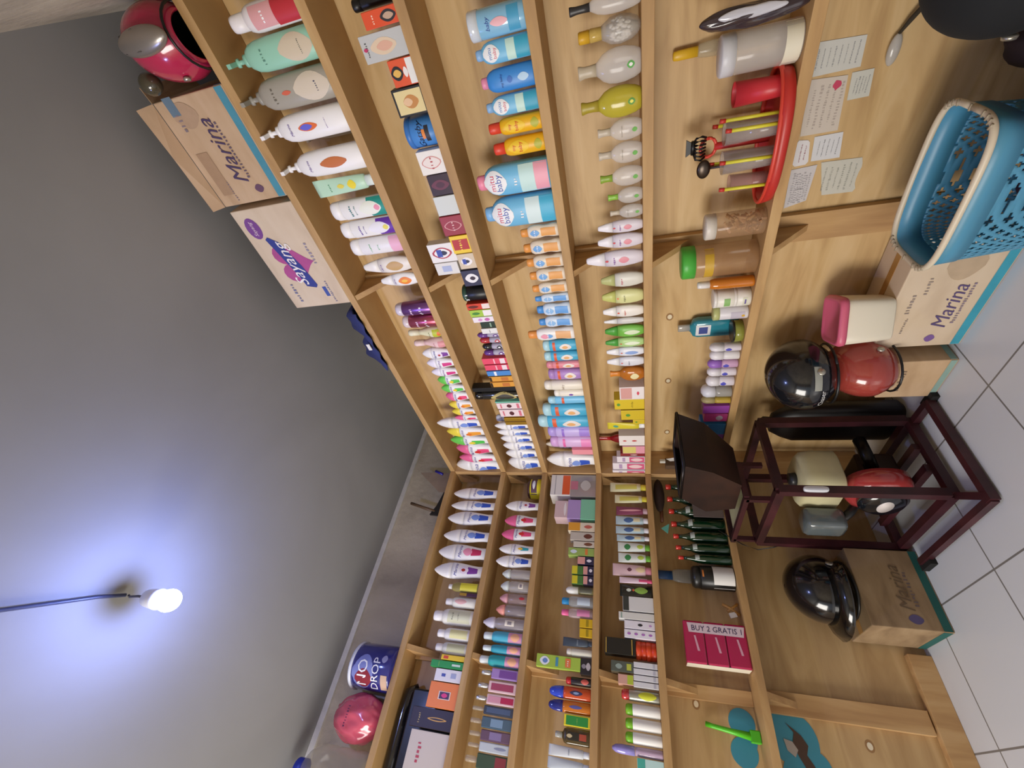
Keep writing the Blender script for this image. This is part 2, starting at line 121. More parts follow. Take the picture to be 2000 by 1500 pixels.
'yeT': ('tube', 'cream_tube', 'tube', 'yellow cream tube on white cap', 0.5, {'c': 'DCCC34', 'cap': 'F4F4F0', 'lab': [(0.7, 0.85, 0.4, '5AA48C', 'o')]}),
'whR': ('box', 'soap_box', 'box', 'white box with small red marks', 0.8, {'c': 'EEE6E0', 'lab': [(0.3, 0.5, 0.15, 'C83C3C', 'o'), (0.7, 0.85, 0.12, 'C83C3C', 'o')]}),
'rdH': ('egg', 'perfume_bottle', 'bottle', 'dark red perfume bottle with red cap', 0.6, {'c': '8A1420', 'cap': 'B0202C', 'm': 'gloss'}),
'pyB': ('box', 'soap_box', 'box', 'short pink and yellow box', 0.8, {'c': 'E8A0B0', 'lab': [(0.4, 1, 0.9, 'E0D078', 'r')]}),
'drB': ('box', 'soap_box', 'box', 'dark red slim box with white stroke', 0.8, {'c': '8C2830', 'lab': [(0.3, 0.6, 0.3, 'F0E0E0', 'o')]}),
'pwF': ('box', 'face_cream_box', 'box', 'white box with pink foot and face print', 0.8, {'c': 'EEE4E8', 'lab': [(0.02, 0.55, 0.9, 'D85C84', 'r'), (0.08, 0.5, 0.6, 'F4D0D0', 'o'), (0.7, 0.8, 0.7, 'B89CC0', 'r')]}),
'yBt': ('oval', 'oil_bottle', 'bottle', 'clear bottle with yellow label and white cap', 0.6, {'c': 'A89C5C', 'cap': 'E8E8E8', 'm': 'tint', 'lab': [(0.06, 0.6, 0.85, 'E2D940', 'r')]}),
'pBx': ('box', 'medicine_box', 'box', 'small purple box behind yellow-labelled bottle', 0.6, {'c': '4A2A44', 'lab': [(0.6, 1, 0.9, 'A8842C', 'r')]}),
'crP': ('talc', 'powder_bottle', 'bottle', 'white powder bottle with pink patch', 0.8, {'c': 'E8E6DC', 'cap': 'F2F0F2', 'lab': [(0.3, 0.68, 0.5, 'E8B8B4', 'o')]}),
'crL': ('talc', 'powder_bottle', 'bottle', 'largest cream powder bottle with printed panel', 0.8, {'c': 'ECEAE0', 'cap': 'F2F0F2', 'lab': [(0.08, 0.62, 0.8, 'D8D8B8', 'r')], 'tx': [('TALC', 0.5, 0.5, '8A8A6C', 0), ('powder', 0.36, 0.55, '9A9A7C', 0)]}),
'crY': ('talc', 'powder_bottle', 'bottle', 'white powder bottle with pale yellow panel', 0.8, {'c': 'EAE8E4', 'cap': 'F2F0F2', 'lab': [(0.08, 0.6, 0.7, 'E4E0A4', 'r')]}),
'crG': ('talc', 'powder_bottle', 'bottle', 'grey-white powder bottle with olive panel', 0.8, {'c': 'D4D4CC', 'cap': 'E8E6E8', 'lab': [(0.08, 0.62, 0.7, 'C4C49C', 'r')]}),
'yBx': ('box', 'medicine_box', 'box', 'yellow medicine box with red mark', 0.8, {'c': 'F0CC2C', 'lab': [(0.7, 0.9, 0.6, 'D84A2C', 'r')]}),
'gBx': ('box', 'medicine_box', 'box', 'green upright box', 0.8, {'c': '2E9A4C', 'lab': [(0.1, 0.35, 0.3, 'D8E8DC', 'r')], 'tx': [('Herbal', 0.75, 0.7, 'A8D048', 0)]}),
'wBx': ('box', 'medicine_box', 'box', 'white box with small blue print', 0.8, {'c': 'ECEAF0', 'lab': [(0.6, 0.75, 0.25, '4A58B0', 'r'), (0.2, 0.4, 0.4, 'A8B0D4', 'r')]}),
'oBx': ('box', 'perfume_box', 'box', 'bright orange square box with dark emblem', 0.42, {'c': 'F08434', 'lab': [(0.25, 0.65, 0.32, 'F4E4D8', 'r'), (0.28, 0.62, 0.27, '4A2A4C', 'r'), (0.35, 0.55, 0.18, 'E03A80', 'o')]}),
'kBx': ('box', 'perfume_box', 'box', 'black box with golden feather curl print', 0.42, {'c': '2A1A14', 'lab': [(0.15, 0.6, 0.2, 'D8A440', 'o'), (0.2, 0.55, 0.1, '2A1A14', 'o')], 'tx': [('NIGHT', 0.8, 0.6, 'C8B060', 0)]}),
'cBx': ('box', 'carton', 'box', 'beige flat carton with red print', 0.42, {'c': 'D0C4B8', 'tx': [('FRESH', 0.7, 0.6, 'B8404C', 0)]}),
'yCn': ('can', 'medicine_can', 'can', 'small yellow and dark can', 1, {'c': 'E2D42C', 'cap': '4A2A2C', 'lab': [(0.3, 0.7, 0.9, '5A3A4C', 'r'), (0.4, 0.6, 0.5, 'E8E8F0', 'o')]}),
'dmG': ('dome', 'body_mist_bottle', 'bottle', 'clear mist bottle with pale cap', 0.8, {'cap': 'D4DCD8', 'c': 'D8D4D0', 'm': 'clear'}),
'dmL': ('dome', 'body_mist_bottle', 'bottle', 'clear mist bottle with pale cap and barcode sticker', 0.8, {'cap': 'D4DCD8', 'c': 'D8D4D0', 'm': 'clear', 'lab': [(0.2, 0.36, 0.5, 'E8E0D0', 'r'), (0.24, 0.32, 0.3, '90888C', 'r')]}),
'dmP': ('dome', 'body_mist_bottle', 'bottle', 'pink-capped mist bottle with red mark', 0.8, {'cap': 'D8A0A8', 'c': 'B8A0A0', 'm': 'clear', 'lab': [(0.1, 0.3, 0.3, 'B83440', 'o')]}),
'dmS': ('dome', 'body_mist_bottle', 'bottle', 'clear mist bottle with salmon cap', 0.8, {'cap': 'F0A094', 'c': 'B8B0B4', 'm': 'clear'}),
'dmT': ('dome', 'body_mist_bottle', 'bottle', 'tall clear mist bottle with price sticker', 0.8, {'cap': 'D0CCDC', 'c': 'CCC6CC', 'm': 'clear', 'lab': [(0.24, 0.46, 0.5, 'E8E0D0', 'r'), (0.3, 0.4, 0.28, '90888C', 'r')]}),
'flB': ('talc', 'powder_bottle', 'bottle', 'blue powder bottle with floral foot', 0.9, {'c': '4CB0CC', 'cap': 'D8E4E8', 'lab': [(0.02, 0.36, 1, 'D898B8', 'r'), (0.08, 0.3, 0.7, 'F0B48C', 'o')]}),
'flT': ('talc', 'powder_bottle', 'bottle', 'turquoise powder bottle with floral foot', 0.9, {'c': '38A0B8', 'cap': 'D8E4E8', 'lab': [(0.02, 0.36, 1, 'D898B8', 'r'), (0.08, 0.3, 0.7, 'F0B48C', 'o')]}),
'flW': ('talc', 'powder_bottle', 'bottle', 'wider teal powder bottle with pink floral foot', 0.9, {'c': '34A8AC', 'cap': 'E0E8E8', 'lab': [(0.02, 0.36, 1, 'D898B8', 'r'), (0.08, 0.3, 0.7, 'F0B48C', 'o')]}),
'pfV': ('perf', 'perfume_bottle', 'bottle', 'purple perfume box bottle with silver top', 0.6, {'c': 'A888C8', 'cap': 'C8C8CC', 'lab': [(0.05, 0.7, 0.7, '7A4A98', 'r')]}),
'pfP': ('perf', 'perfume_bottle', 'bottle', 'pale pink perfume bottle with silver cap', 0.6, {'c': 'EAC8CC', 'cap': 'C8C8CC', 'lab': [(0.1, 0.9, 0.6, 'A84460', 'r')]}),
'pfR': ('perf', 'perfume_bottle', 'bottle', 'pale pink perfume bottle, raspberry panel, silver cap', 0.6, {'c': 'EAC8CC', 'cap': 'C8C8CC', 'lab': [(0.05, 0.5, 0.6, 'B8244C', 'r'), (0.5, 0.95, 0.6, 'D898A8', 'r')]}),
'pfD': ('perf', 'perfume_bottle', 'bottle', 'dark blue perfume bottle with clear cap', 0.6, {'c': '3A4458', 'cap': 'B8B0A4', 'lab': [(0.1, 0.9, 0.6, '4C5C78', 'r')]}),
'pfB': ('perf', 'perfume_bottle', 'bottle', 'steel blue perfume bottle with clear cap', 0.6, {'c': '4A6478', 'cap': 'BCAE9C', 'lab': [(0.3, 0.7, 0.7, '7C98B0', 'r')]}),
'pfM': ('perf', 'perfume_bottle', 'bottle', 'mauve perfume bottle with clear cap', 0.6, {'c': '6A5068', 'cap': 'BCAE9C', 'lab': [(0.3, 0.7, 0.7, '8A78A0', 'r')]}),
'pfW': ('perf', 'perfume_bottle', 'bottle', 'pale grey perfume bottle with clear cap', 0.6, {'c': 'C4CCD4', 'cap': 'BCAE9C', 'lab': [(0.1, 0.5, 0.3, '8A90A8', 'o')]}),
'pfG': ('perf', 'perfume_bottle', 'bottle', 'green and red perfume bottle at frame edge', 0.6, {'c': '3A5040', 'cap': 'BCAE9C', 'lab': [(0.05, 0.4, 0.8, '8A3434', 'r')]}),
'gPk': ('box', 'hair_tie_pack', 'pack', 'clear grey plastic pack with pink corner', 0.8, {'c': 'A09890', 'm': 'gloss', 'lab': [(0.7, 1, 0.4, 'C87888', 'r'), (0.2, 0.6, 0.5, 'C8C4BC', 'o')]}),
'oWb': ('box', 'lamp_box', 'box', 'white and orange striped box on clear pack', 0.8, {'c': 'E8E4E0', 'lab': [(0.02, 0.4, 0.95, 'E8602C', 'r'), (0.75, 0.78, 0.95, '9898A0', 'r')]}),
'mnB': ('box', 'face_powder_box', 'box', 'mint green square box, lowest of its stack', 0.8, {'c': '84CCA8'}),
'puB': ('box', 'face_powder_box', 'box', 'lilac square box on mint box', 0.8, {'c': 'B498D0'}),
'pkC': ('box', 'hair_tie_pack', 'pack', 'clear pink pack on lilac box', 0.8, {'c': 'DCC0C4', 'm': 'gloss', 'lab': [(0.1, 0.3, 0.8, 'F0E8E8', 'o')]}),
'yFl': ('box', 'face_cream_box', 'box', 'yellow and floral box', 0.8, {'c': 'E8DCC4', 'lab': [(0.55, 1, 0.95, 'E8A434', 'r'), (0.1, 0.4, 0.4, 'C86858', 'o')]}),
'gFl': ('box', 'face_cream_box', 'box', 'greyish box with brown flower', 0.8, {'c': 'C8C0B4', 'lab': [(0.1, 0.45, 0.6, '6A3A2C', 'o')]}),
'cFl': ('box', 'face_cream_box', 'box', 'cream box with brown flower, shorter', 0.8, {'c': 'D8D0C0', 'lab': [(0.1, 0.5, 0.6, '7A4A34', 'o')]}),
'gSt': ('box', 'diaper_cream_box', 'box', 'lime box with white seal and orange stripe', 0.8, {'c': '9CB860', 'lab': [(0.66, 0.92, 0.5, 'D8E4F0', 'o'), (0.25, 0.35, 0.8, 'E08440', 'r')]}),
'nPk': ('box', 'face_cream_box', 'box', 'navy and pink box with moon print', 0.8, {'c': '2C2848', 'lab': [(0.55, 1, 0.95, 'E0A098', 'r'), (0.15, 0.45, 0.4, 'E8E4F0', 'o')]}),
'ygB': ('box', 'balm_box', 'box', 'green and yellow box stacked on top', 0.8, {'c': '4A7A3C', 'lab': [(0.5, 1, 0.95, 'D8CC30', 'r')]}),
'nPl': ('box', 'face_cream_box', 'box', 'navy and pink box under a green-yellow box', 0.8, {'c': '2C2848', 'lab': [(0.6, 1, 0.95, 'E0A098', 'r'), (0.15, 0.45, 0.4, 'E8E4F0', 'o')]}),
'smW': ('rollon', 'oil_bottle', 'bottle', 'small bottle with white cap and dark label', 0.9, {'c': '8A8458', 'cap': 'E4E4E0', 'm': 'tint', 'lab': [(0.05, 0.5, 0.7, '5A5A4C', 'r')]}),
'smB': ('talc', 'gel_bottle', 'bottle', 'clear bottle with round blue cap', 0.7, {'c': 'B8C0C4', 'cap': '2C90D0', 'm': 'clear', 'lab': [(0.1, 0.5, 0.7, 'B8C4D0', 'r')]}),
'smP': ('talc', 'gel_bottle', 'bottle', 'clear bottle with round pink cap', 0.7, {'c': 'C8B0B8', 'cap': 'E868A0', 'm': 'clear', 'lab': [(0.1, 0.5, 0.7, 'D080A8', 'r')]}),
'yel2': ('box', 'balm_box', 'box', 'small yellow glossy box', 1, {'c': 'DCB41C', 'm': 'gloss', 'lab': [(0.3, 0.5, 0.8, 'A08810', 'r')]}),
'nTb': ('tube', 'shaving_tube', 'tube', 'grey-navy standing tube', 0.5, {'c': '44505E', 'cap': '3A4450', 'tx': [('Gatsby', 0.5, 0.8, 'A8B4BC', 1)]}),
'cTb': ('can', 'cream_bottle', 'bottle', 'cream white slim bottle on its foot', 0.8, {'c': 'DCDACA', 'cap': 'ECE8DC'}),
'bFl': ('box', 'perfume_box', 'box', 'black floral box under a lime box', 0.8, {'c': '242024', 'lab': [(0.1, 0.5, 0.5, 'B8B0B4', 'o'), (0.5, 0.9, 0.3, '8A848C', 'o')]}),
'lGr': ('box', 'toothpaste_box', 'box', 'long lime-green box lying on black box', 0.5, {'c': 'A4C048', 'lab': [(0.7, 0.92, 0.7, 'E4E8F0', 'o'), (0.74, 0.86, 0.4, '6A8CC8', 'o'), (0.5, 0.56, 0.7, '4A90B0', 'r'), (0.22, 0.34, 0.7, 'E07A48', 'r')], 'tx': [('41', 0.28, 0.5, 'F4F0E8', 0)]}),
'rdK': ('can', 'shoe_polish_bottle', 'bottle', 'black can with red cap and lettering', 1, {'c': '241C1E', 'cap': 'C0282C', 'lab': [(0.1, 0.4, 0.7, 'C85A50', 'o')]}),
'soB': ('talcw', 'insect_lotion_bottle', 'bottle', 'orange bottle with bright blue cap', 0.7, {'c': 'C84A20', 'cap': '2C48C8', 'm': 'gloss', 'lab': [(0.2, 0.5, 0.4, '3A3A5C', 'o'), (0.28, 0.42, 0.2, '8AA0C8', 'o')]}),
'soD': ('talcw', 'insect_lotion_bottle', 'bottle', 'amber-orange bottle with navy cap', 0.7, {'c': 'C8701C', 'cap': '1C2880', 'm': 'gloss', 'lab': [(0.2, 0.5, 0.3, '5A5A9C', 'o')]}),
'gyB': ('box', 'balm_box', 'box', 'green box with yellow border', 0.8, {'c': 'E0D02C', 'lab': [(0.08, 0.92, 0.82, '2C8C3C', 'r')], 'tx': [('Balsam', 0.5, 0.6, '90B850', 0)]}),
'olB': ('flask', 'oil_bottle', 'bottle', 'dark olive glass bottle with grey cap', 0.6, {'c': '4A3A1C', 'cap': 'A8A8A0', 'm': 'gloss', 'lab': [(0.1, 0.7, 0.5, '2C281C', 'r'), (0.1, 0.3, 0.4, 'A84A34', 'r'), (0.5, 0.66, 0.25, 'C8B890', 'o')]}),
'slT': ('tube', 'cream_tube', 'tube', 'silvery white tube', 0.5, {'c': 'CCD0D4', 'cap': 'D8DCE0', 'tx': [('men', 0.5, 0.6, '6A7A8C', 0)]}),
'slU': ('tube', 'cream_tube', 'tube', 'silvery tube cut by the frame edge', 0.5, {'c': 'BCC4CC', 'cap': 'C8D0D8'}),
'tbY': ('tube', 'face_wash_tube', 'tube', 'white and yellow face wash tube', 0.5, {'c': 'E4E2B8', 'cap': 'DCD03C', 'lab': [(0.25, 0.85, 0.6, 'D4CC60', 'r')]}),
'tbM': ('tube', 'face_wash_tube', 'tube', 'maroon tube with pink edge', 0.5, {'c': '8A4460', 'cap': 'C8A8B0', 'lab': [(0.2, 0.9, 0.25, 'F0B0B8', 'o')]}),
'tbB': ('tube', 'face_wash_tube', 'tube', 'pale blue tube with navy disc', 0.5, {'c': 'BCD4DC', 'cap': 'E8E8EC', 'lab': [(0.45, 0.75, 0.7, '4A6CA0', 'o'), (0.25, 0.45, 0.5, 'E0D8B0', 'r')]}),
'tbG': ('tube', 'face_wash_tube', 'tube', 'white tube with green disc and green cap', 0.5, {'c': 'E0E8E0', 'cap': '6CB034', 'lab': [(0.6, 0.8, 0.7, '3C8A4C', 'o'), (0.2, 0.4, 0.5, 'B8D050', 'o')]}),
'tbP': ('tube', 'face_wash_tube', 'tube', 'big pearly pink tube with round emblem', 0.5, {'c': 'E0C0C4', 'cap': 'D88C9C', 'lab': [(0.5, 0.62, 0.35, '6A3C4C', 'o'), (0.15, 0.4, 0.5, 'E8D0A0', 'o')]}),
'tbQ': ('tube', 'face_wash_tube', 'tube', 'slim pink and white tube', 0.5, {'c': 'E4CCD8', 'cap': 'D0507C', 'lab': [(0.02, 0.4, 0.5, 'D8507C', 'r')]}),
'pou': ('pouch', 'mask_pouch', 'pouch', 'black pouch with green leaf print', 0.4, {'c': '1C201C', 'lab': [(0.15, 0.55, 0.6, '8AB04C', 'o'), (0.65, 0.8, 0.3, 'D8E0D0', 'o'), (0.55, 0.62, 0.2, 'D8603C', 'o')]}),
'wBk': ('box', 'cream_box', 'box', 'white upright box with dark top', 0.8, {'c': 'DCDCDA', 'lab': [(0.8, 1, 1, '383C38', 'r')]}),
'wHi': ('box', 'cream_box', 'box', 'white box with green-grey edge', 0.8, {'c': 'DEDED8', 'lab': [(0.9, 0.94, 0.8, '90A89C', 'r')]}),
'wBo': ('box', 'cream_box', 'box', 'white box with black bow print', 0.8, {'c': 'E8E4EC', 'lab': [(0.4, 0.56, 0.35, '303034', 'o'), (0.1, 0.2, 0.25, 'C090CC', 'o')]}),
'wDt': ('box', 'cream_box', 'box', 'white box with four violet dots', 0.8, {'c': 'ECE8F0', 'lab': [(0.1, 0.22, 0.28, 'B070C0', 'o'), (0.33, 0.45, 0.28, 'B070C0', 'o'), (0.56, 0.68, 0.28, 'B070C0', 'o'), (0.79, 0.91, 0.28, 'B070C0', 'o')]}),
'tin': ('tin', 'pomade_tin', 'tin', 'flat round orange tin', 1, {'c': 'C83C18', 'cap': 'D84A20'}),
'bkG': ('box', 'perfume_box', 'box', 'black box with gold edges', 0.8, {'c': '1C1A14', 'lab': [(0.94, 0.97, 0.95, 'B89440', 'r'), (0.1, 0.13, 0.95, 'B89440', 'r')]}),
'wSm': ('box', 'soap_box', 'box', 'small white-grey carton in a row of four', 0.8, {'c': 'D8D8DC', 'lab': [(0.1, 0.2, 0.8, 'B8B8C4', 'r')]}),
'dSv': ('box', 'razor_pack', 'pack', 'dark and silver pack on white cartons', 0.8, {'c': '505850', 'm': 'gloss', 'lab': [(0.1, 0.3, 0.6, 'B8C048', 'r'), (0.5, 0.8, 0.5, '90A098', 'o')]}),
'pGr': ('box', 'cream_box', 'box', 'pink and lime box on white cartons', 0.8, {'c': 'D0A090', 'lab': [(0.02, 0.4, 0.95, 'B0C040', 'r')]}),
'rcY': ('can', 'serum_bottle', 'bottle', 'silver bottle with red cap and yellow label', 0.9, {'c': 'A8A89C', 'cap': 'B83034', 'm': 'metal', 'lab': [(0.08, 0.55, 0.75, 'C8CC34', 'o')]}),
'gcW': ('can', 'serum_bottle', 'bottle', 'white tube bottle with lime-green cap', 0.8, {'c': 'E8E6E0', 'cap': '78B828'}),
'puR': ('rollon', 'lint_roller', 'roller', 'lilac cylinder leaning beside teal box', 1, {'c': 'B8A0B8', 'cap': '8C84C8', 'm': 'gloss'}),
'teB': ('box', 'cream_box', 'box', 'teal and white box at frame edge', 0.8, {'c': 'BCDCD8', 'lab': [(0.7, 1, 0.95, '48A898', 'r')]}),
'bagK': ('bag', 'plastic_bag', 'bag', 'dark plastic bag at the shelf end', 0.8, {'c': '3A2E34', 'm': 'gloss'}),
'tubC': ('jar', 'storage_jar', 'jar', 'large clear plastic jar with milky white base', 0.9, {'c': 'E0DAD2', 'cap': 'D0D0D4', 'm': 'clear', 'lab': [(0.02, 0.22, 1, 'E4DEC8', 'r')]}),
'bYc': ('talc', 'oil_bottle', 'bottle', 'clear bottle with yellow cap behind large jar', 0.6, {'c': 'C8BEA4', 'cap': 'E0B42C', 'm': 'clear'}),
'woJ': ('jar', 'storage_jar', 'jar', 'clear jar of brown wood shavings', 0.9, {'c': 'C8A27C', 'cap': 'D8D0C4', 'm': 'clear'}),
'grJ': ('jar', 'storage_jar', 'jar', 'clear honey-coloured jar with knobbed green lid', 0.9, {'c': 'C09468', 'cap': '4CB040', 'm': 'clear', 'lab': [(0.58, 0.7, 1, 'C8A030', 'r')]}),
'orT2': ('talc', 'antiseptic_bottle', 'bottle', 'orange liquid bottle with white cap', 0.9, {'c': 'C8741C', 'cap': 'ECE8E4', 'm': 'gloss'}),
'wJr': ('jar', 'cream_jar', 'jar', 'white ribbed jar with purple-green print', 1, {'c': 'ECE8DC', 'cap': 'E8E4DC', 'lab': [(0.2, 0.5, 0.5, 'D8D8C0', 'r'), (0.3, 0.4, 0.3, '6A5A98', 'r')]}),
'wJt': ('jar', 'cream_jar', 'jar', 'white ribbed jar stacked on another', 1, {'c': 'ECE8DC', 'cap': 'E8E4DC', 'lab': [(0.2, 0.5, 0.5, '8AB86C', 'r')]}),
'yWt': ('jar', 'cream_jar', 'jar', 'white jar with pale green lid lying against jars', 0.9, {'c': 'DCD8DC', 'cap': 'B8BC7C', 'lab': [(0.1, 0.5, 0.6, 'C0B8C4', 'r'), (0.1, 0.2, 0.2, 'D8A82C', 'o')]}),
'mouth': ('flask', 'mouthwash_bottle', 'bottle', 'teal blue mouthwash bottle with grey cap', 0.55, {'c': '2C8494', 'cap': 'A8A49C', 'm': 'gloss', 'lab': [(0.45, 0.7, 0.6, 'DCDCDC', 'r'), (0.5, 0.65, 0.4, '3A4A8C', 'r')]}),
'oliv': ('jar', 'cream_jar', 'jar', 'squat olive-green glass jar with black lid', 0.9, {'c': '9CA048', 'cap': '1C1C18', 'm': 'tint'}),
'roW': ('rollon', 'deodorant', 'bottle', 'white roll-on deodorant with blue dot', 1, {'c': 'DCD4DC', 'cap': 'E4E0E4', 'lab': [(0.3, 0.5, 0.45, '4C4CB8', 'o')]}),
'roS': ('rollon', 'deodorant', 'bottle', 'plain white roll-on deodorant', 1, {'c': 'E0DCDC', 'cap': 'E4E0E4'}),
'roP': ('rollon', 'deodorant', 'bottle', 'violet-capped roll-on deodorant with blue dot', 1, {'c': 'C8A0C0', 'cap': '9868C0', 'lab': [(0.3, 0.5, 0.45, '4C4CB8', 'o')]}),
'roC': ('rollon', 'deodorant', 'bottle', 'roll-on deodorant with clear body and white cap', 1, {'c': 'B0ACA4', 'cap': 'DCDCE4', 'm': 'tint'}),
'roY': ('rollon', 'deodorant', 'bottle', 'roll-on deodorant with dull yellow bands', 1, {'c': 'C0A440', 'cap': 'B8A874'}),
'boV': ('box', 'soap_box', 'box', 'shiny violet soap box', 0.8, {'c': 'A04CB0', 'm': 'gloss'}),
'boP': ('box', 'soap_box', 'box', 'pink soap box with silver patch', 0.8, {'c': 'B83C80', 'lab': [(0.2, 0.5, 0.7, 'B8A8B8', 'o')]}),
'boB': ('box', 'soap_box', 'box', 'blue soap box with pale top', 0.8, {'c': '2C70A8', 'lab': [(0.7, 1, 0.9, 'B0A8A4', 'r')]}),
'boU': ('box', 'soap_box', 'box', 'purple soap box at the row end', 0.8, {'c': '7A4490', 'm': 'gloss'}),
'wine': ('wine', 'glass_bottle', 'bottle', 'dark green glass bottle with red cap', 1, {'c': '0A2C16', 'cap': 'C8342C', 'm': 'dglass', 'lab': [(0.6, 0.68, 0.6, 'A8B0A8', 'r')]}),
'clrW': ('talc', 'water_bottle', 'bottle', 'empty clear bottle with blue cap', 0.7, {'c': 'A8B0B4', 'cap': '2A4A78', 'm': 'clear'}),
'blkW': ('can', 'thermos', 'bottle', 'black cylinder bottle with white paper band', 1, {'c': '161614', 'cap': '20201E', 'lab': [(0.02, 0.5, 1, 'D8D6D0', 'r'), (0.72, 0.76, 0.3, 'C87838', 'r')]}),
}
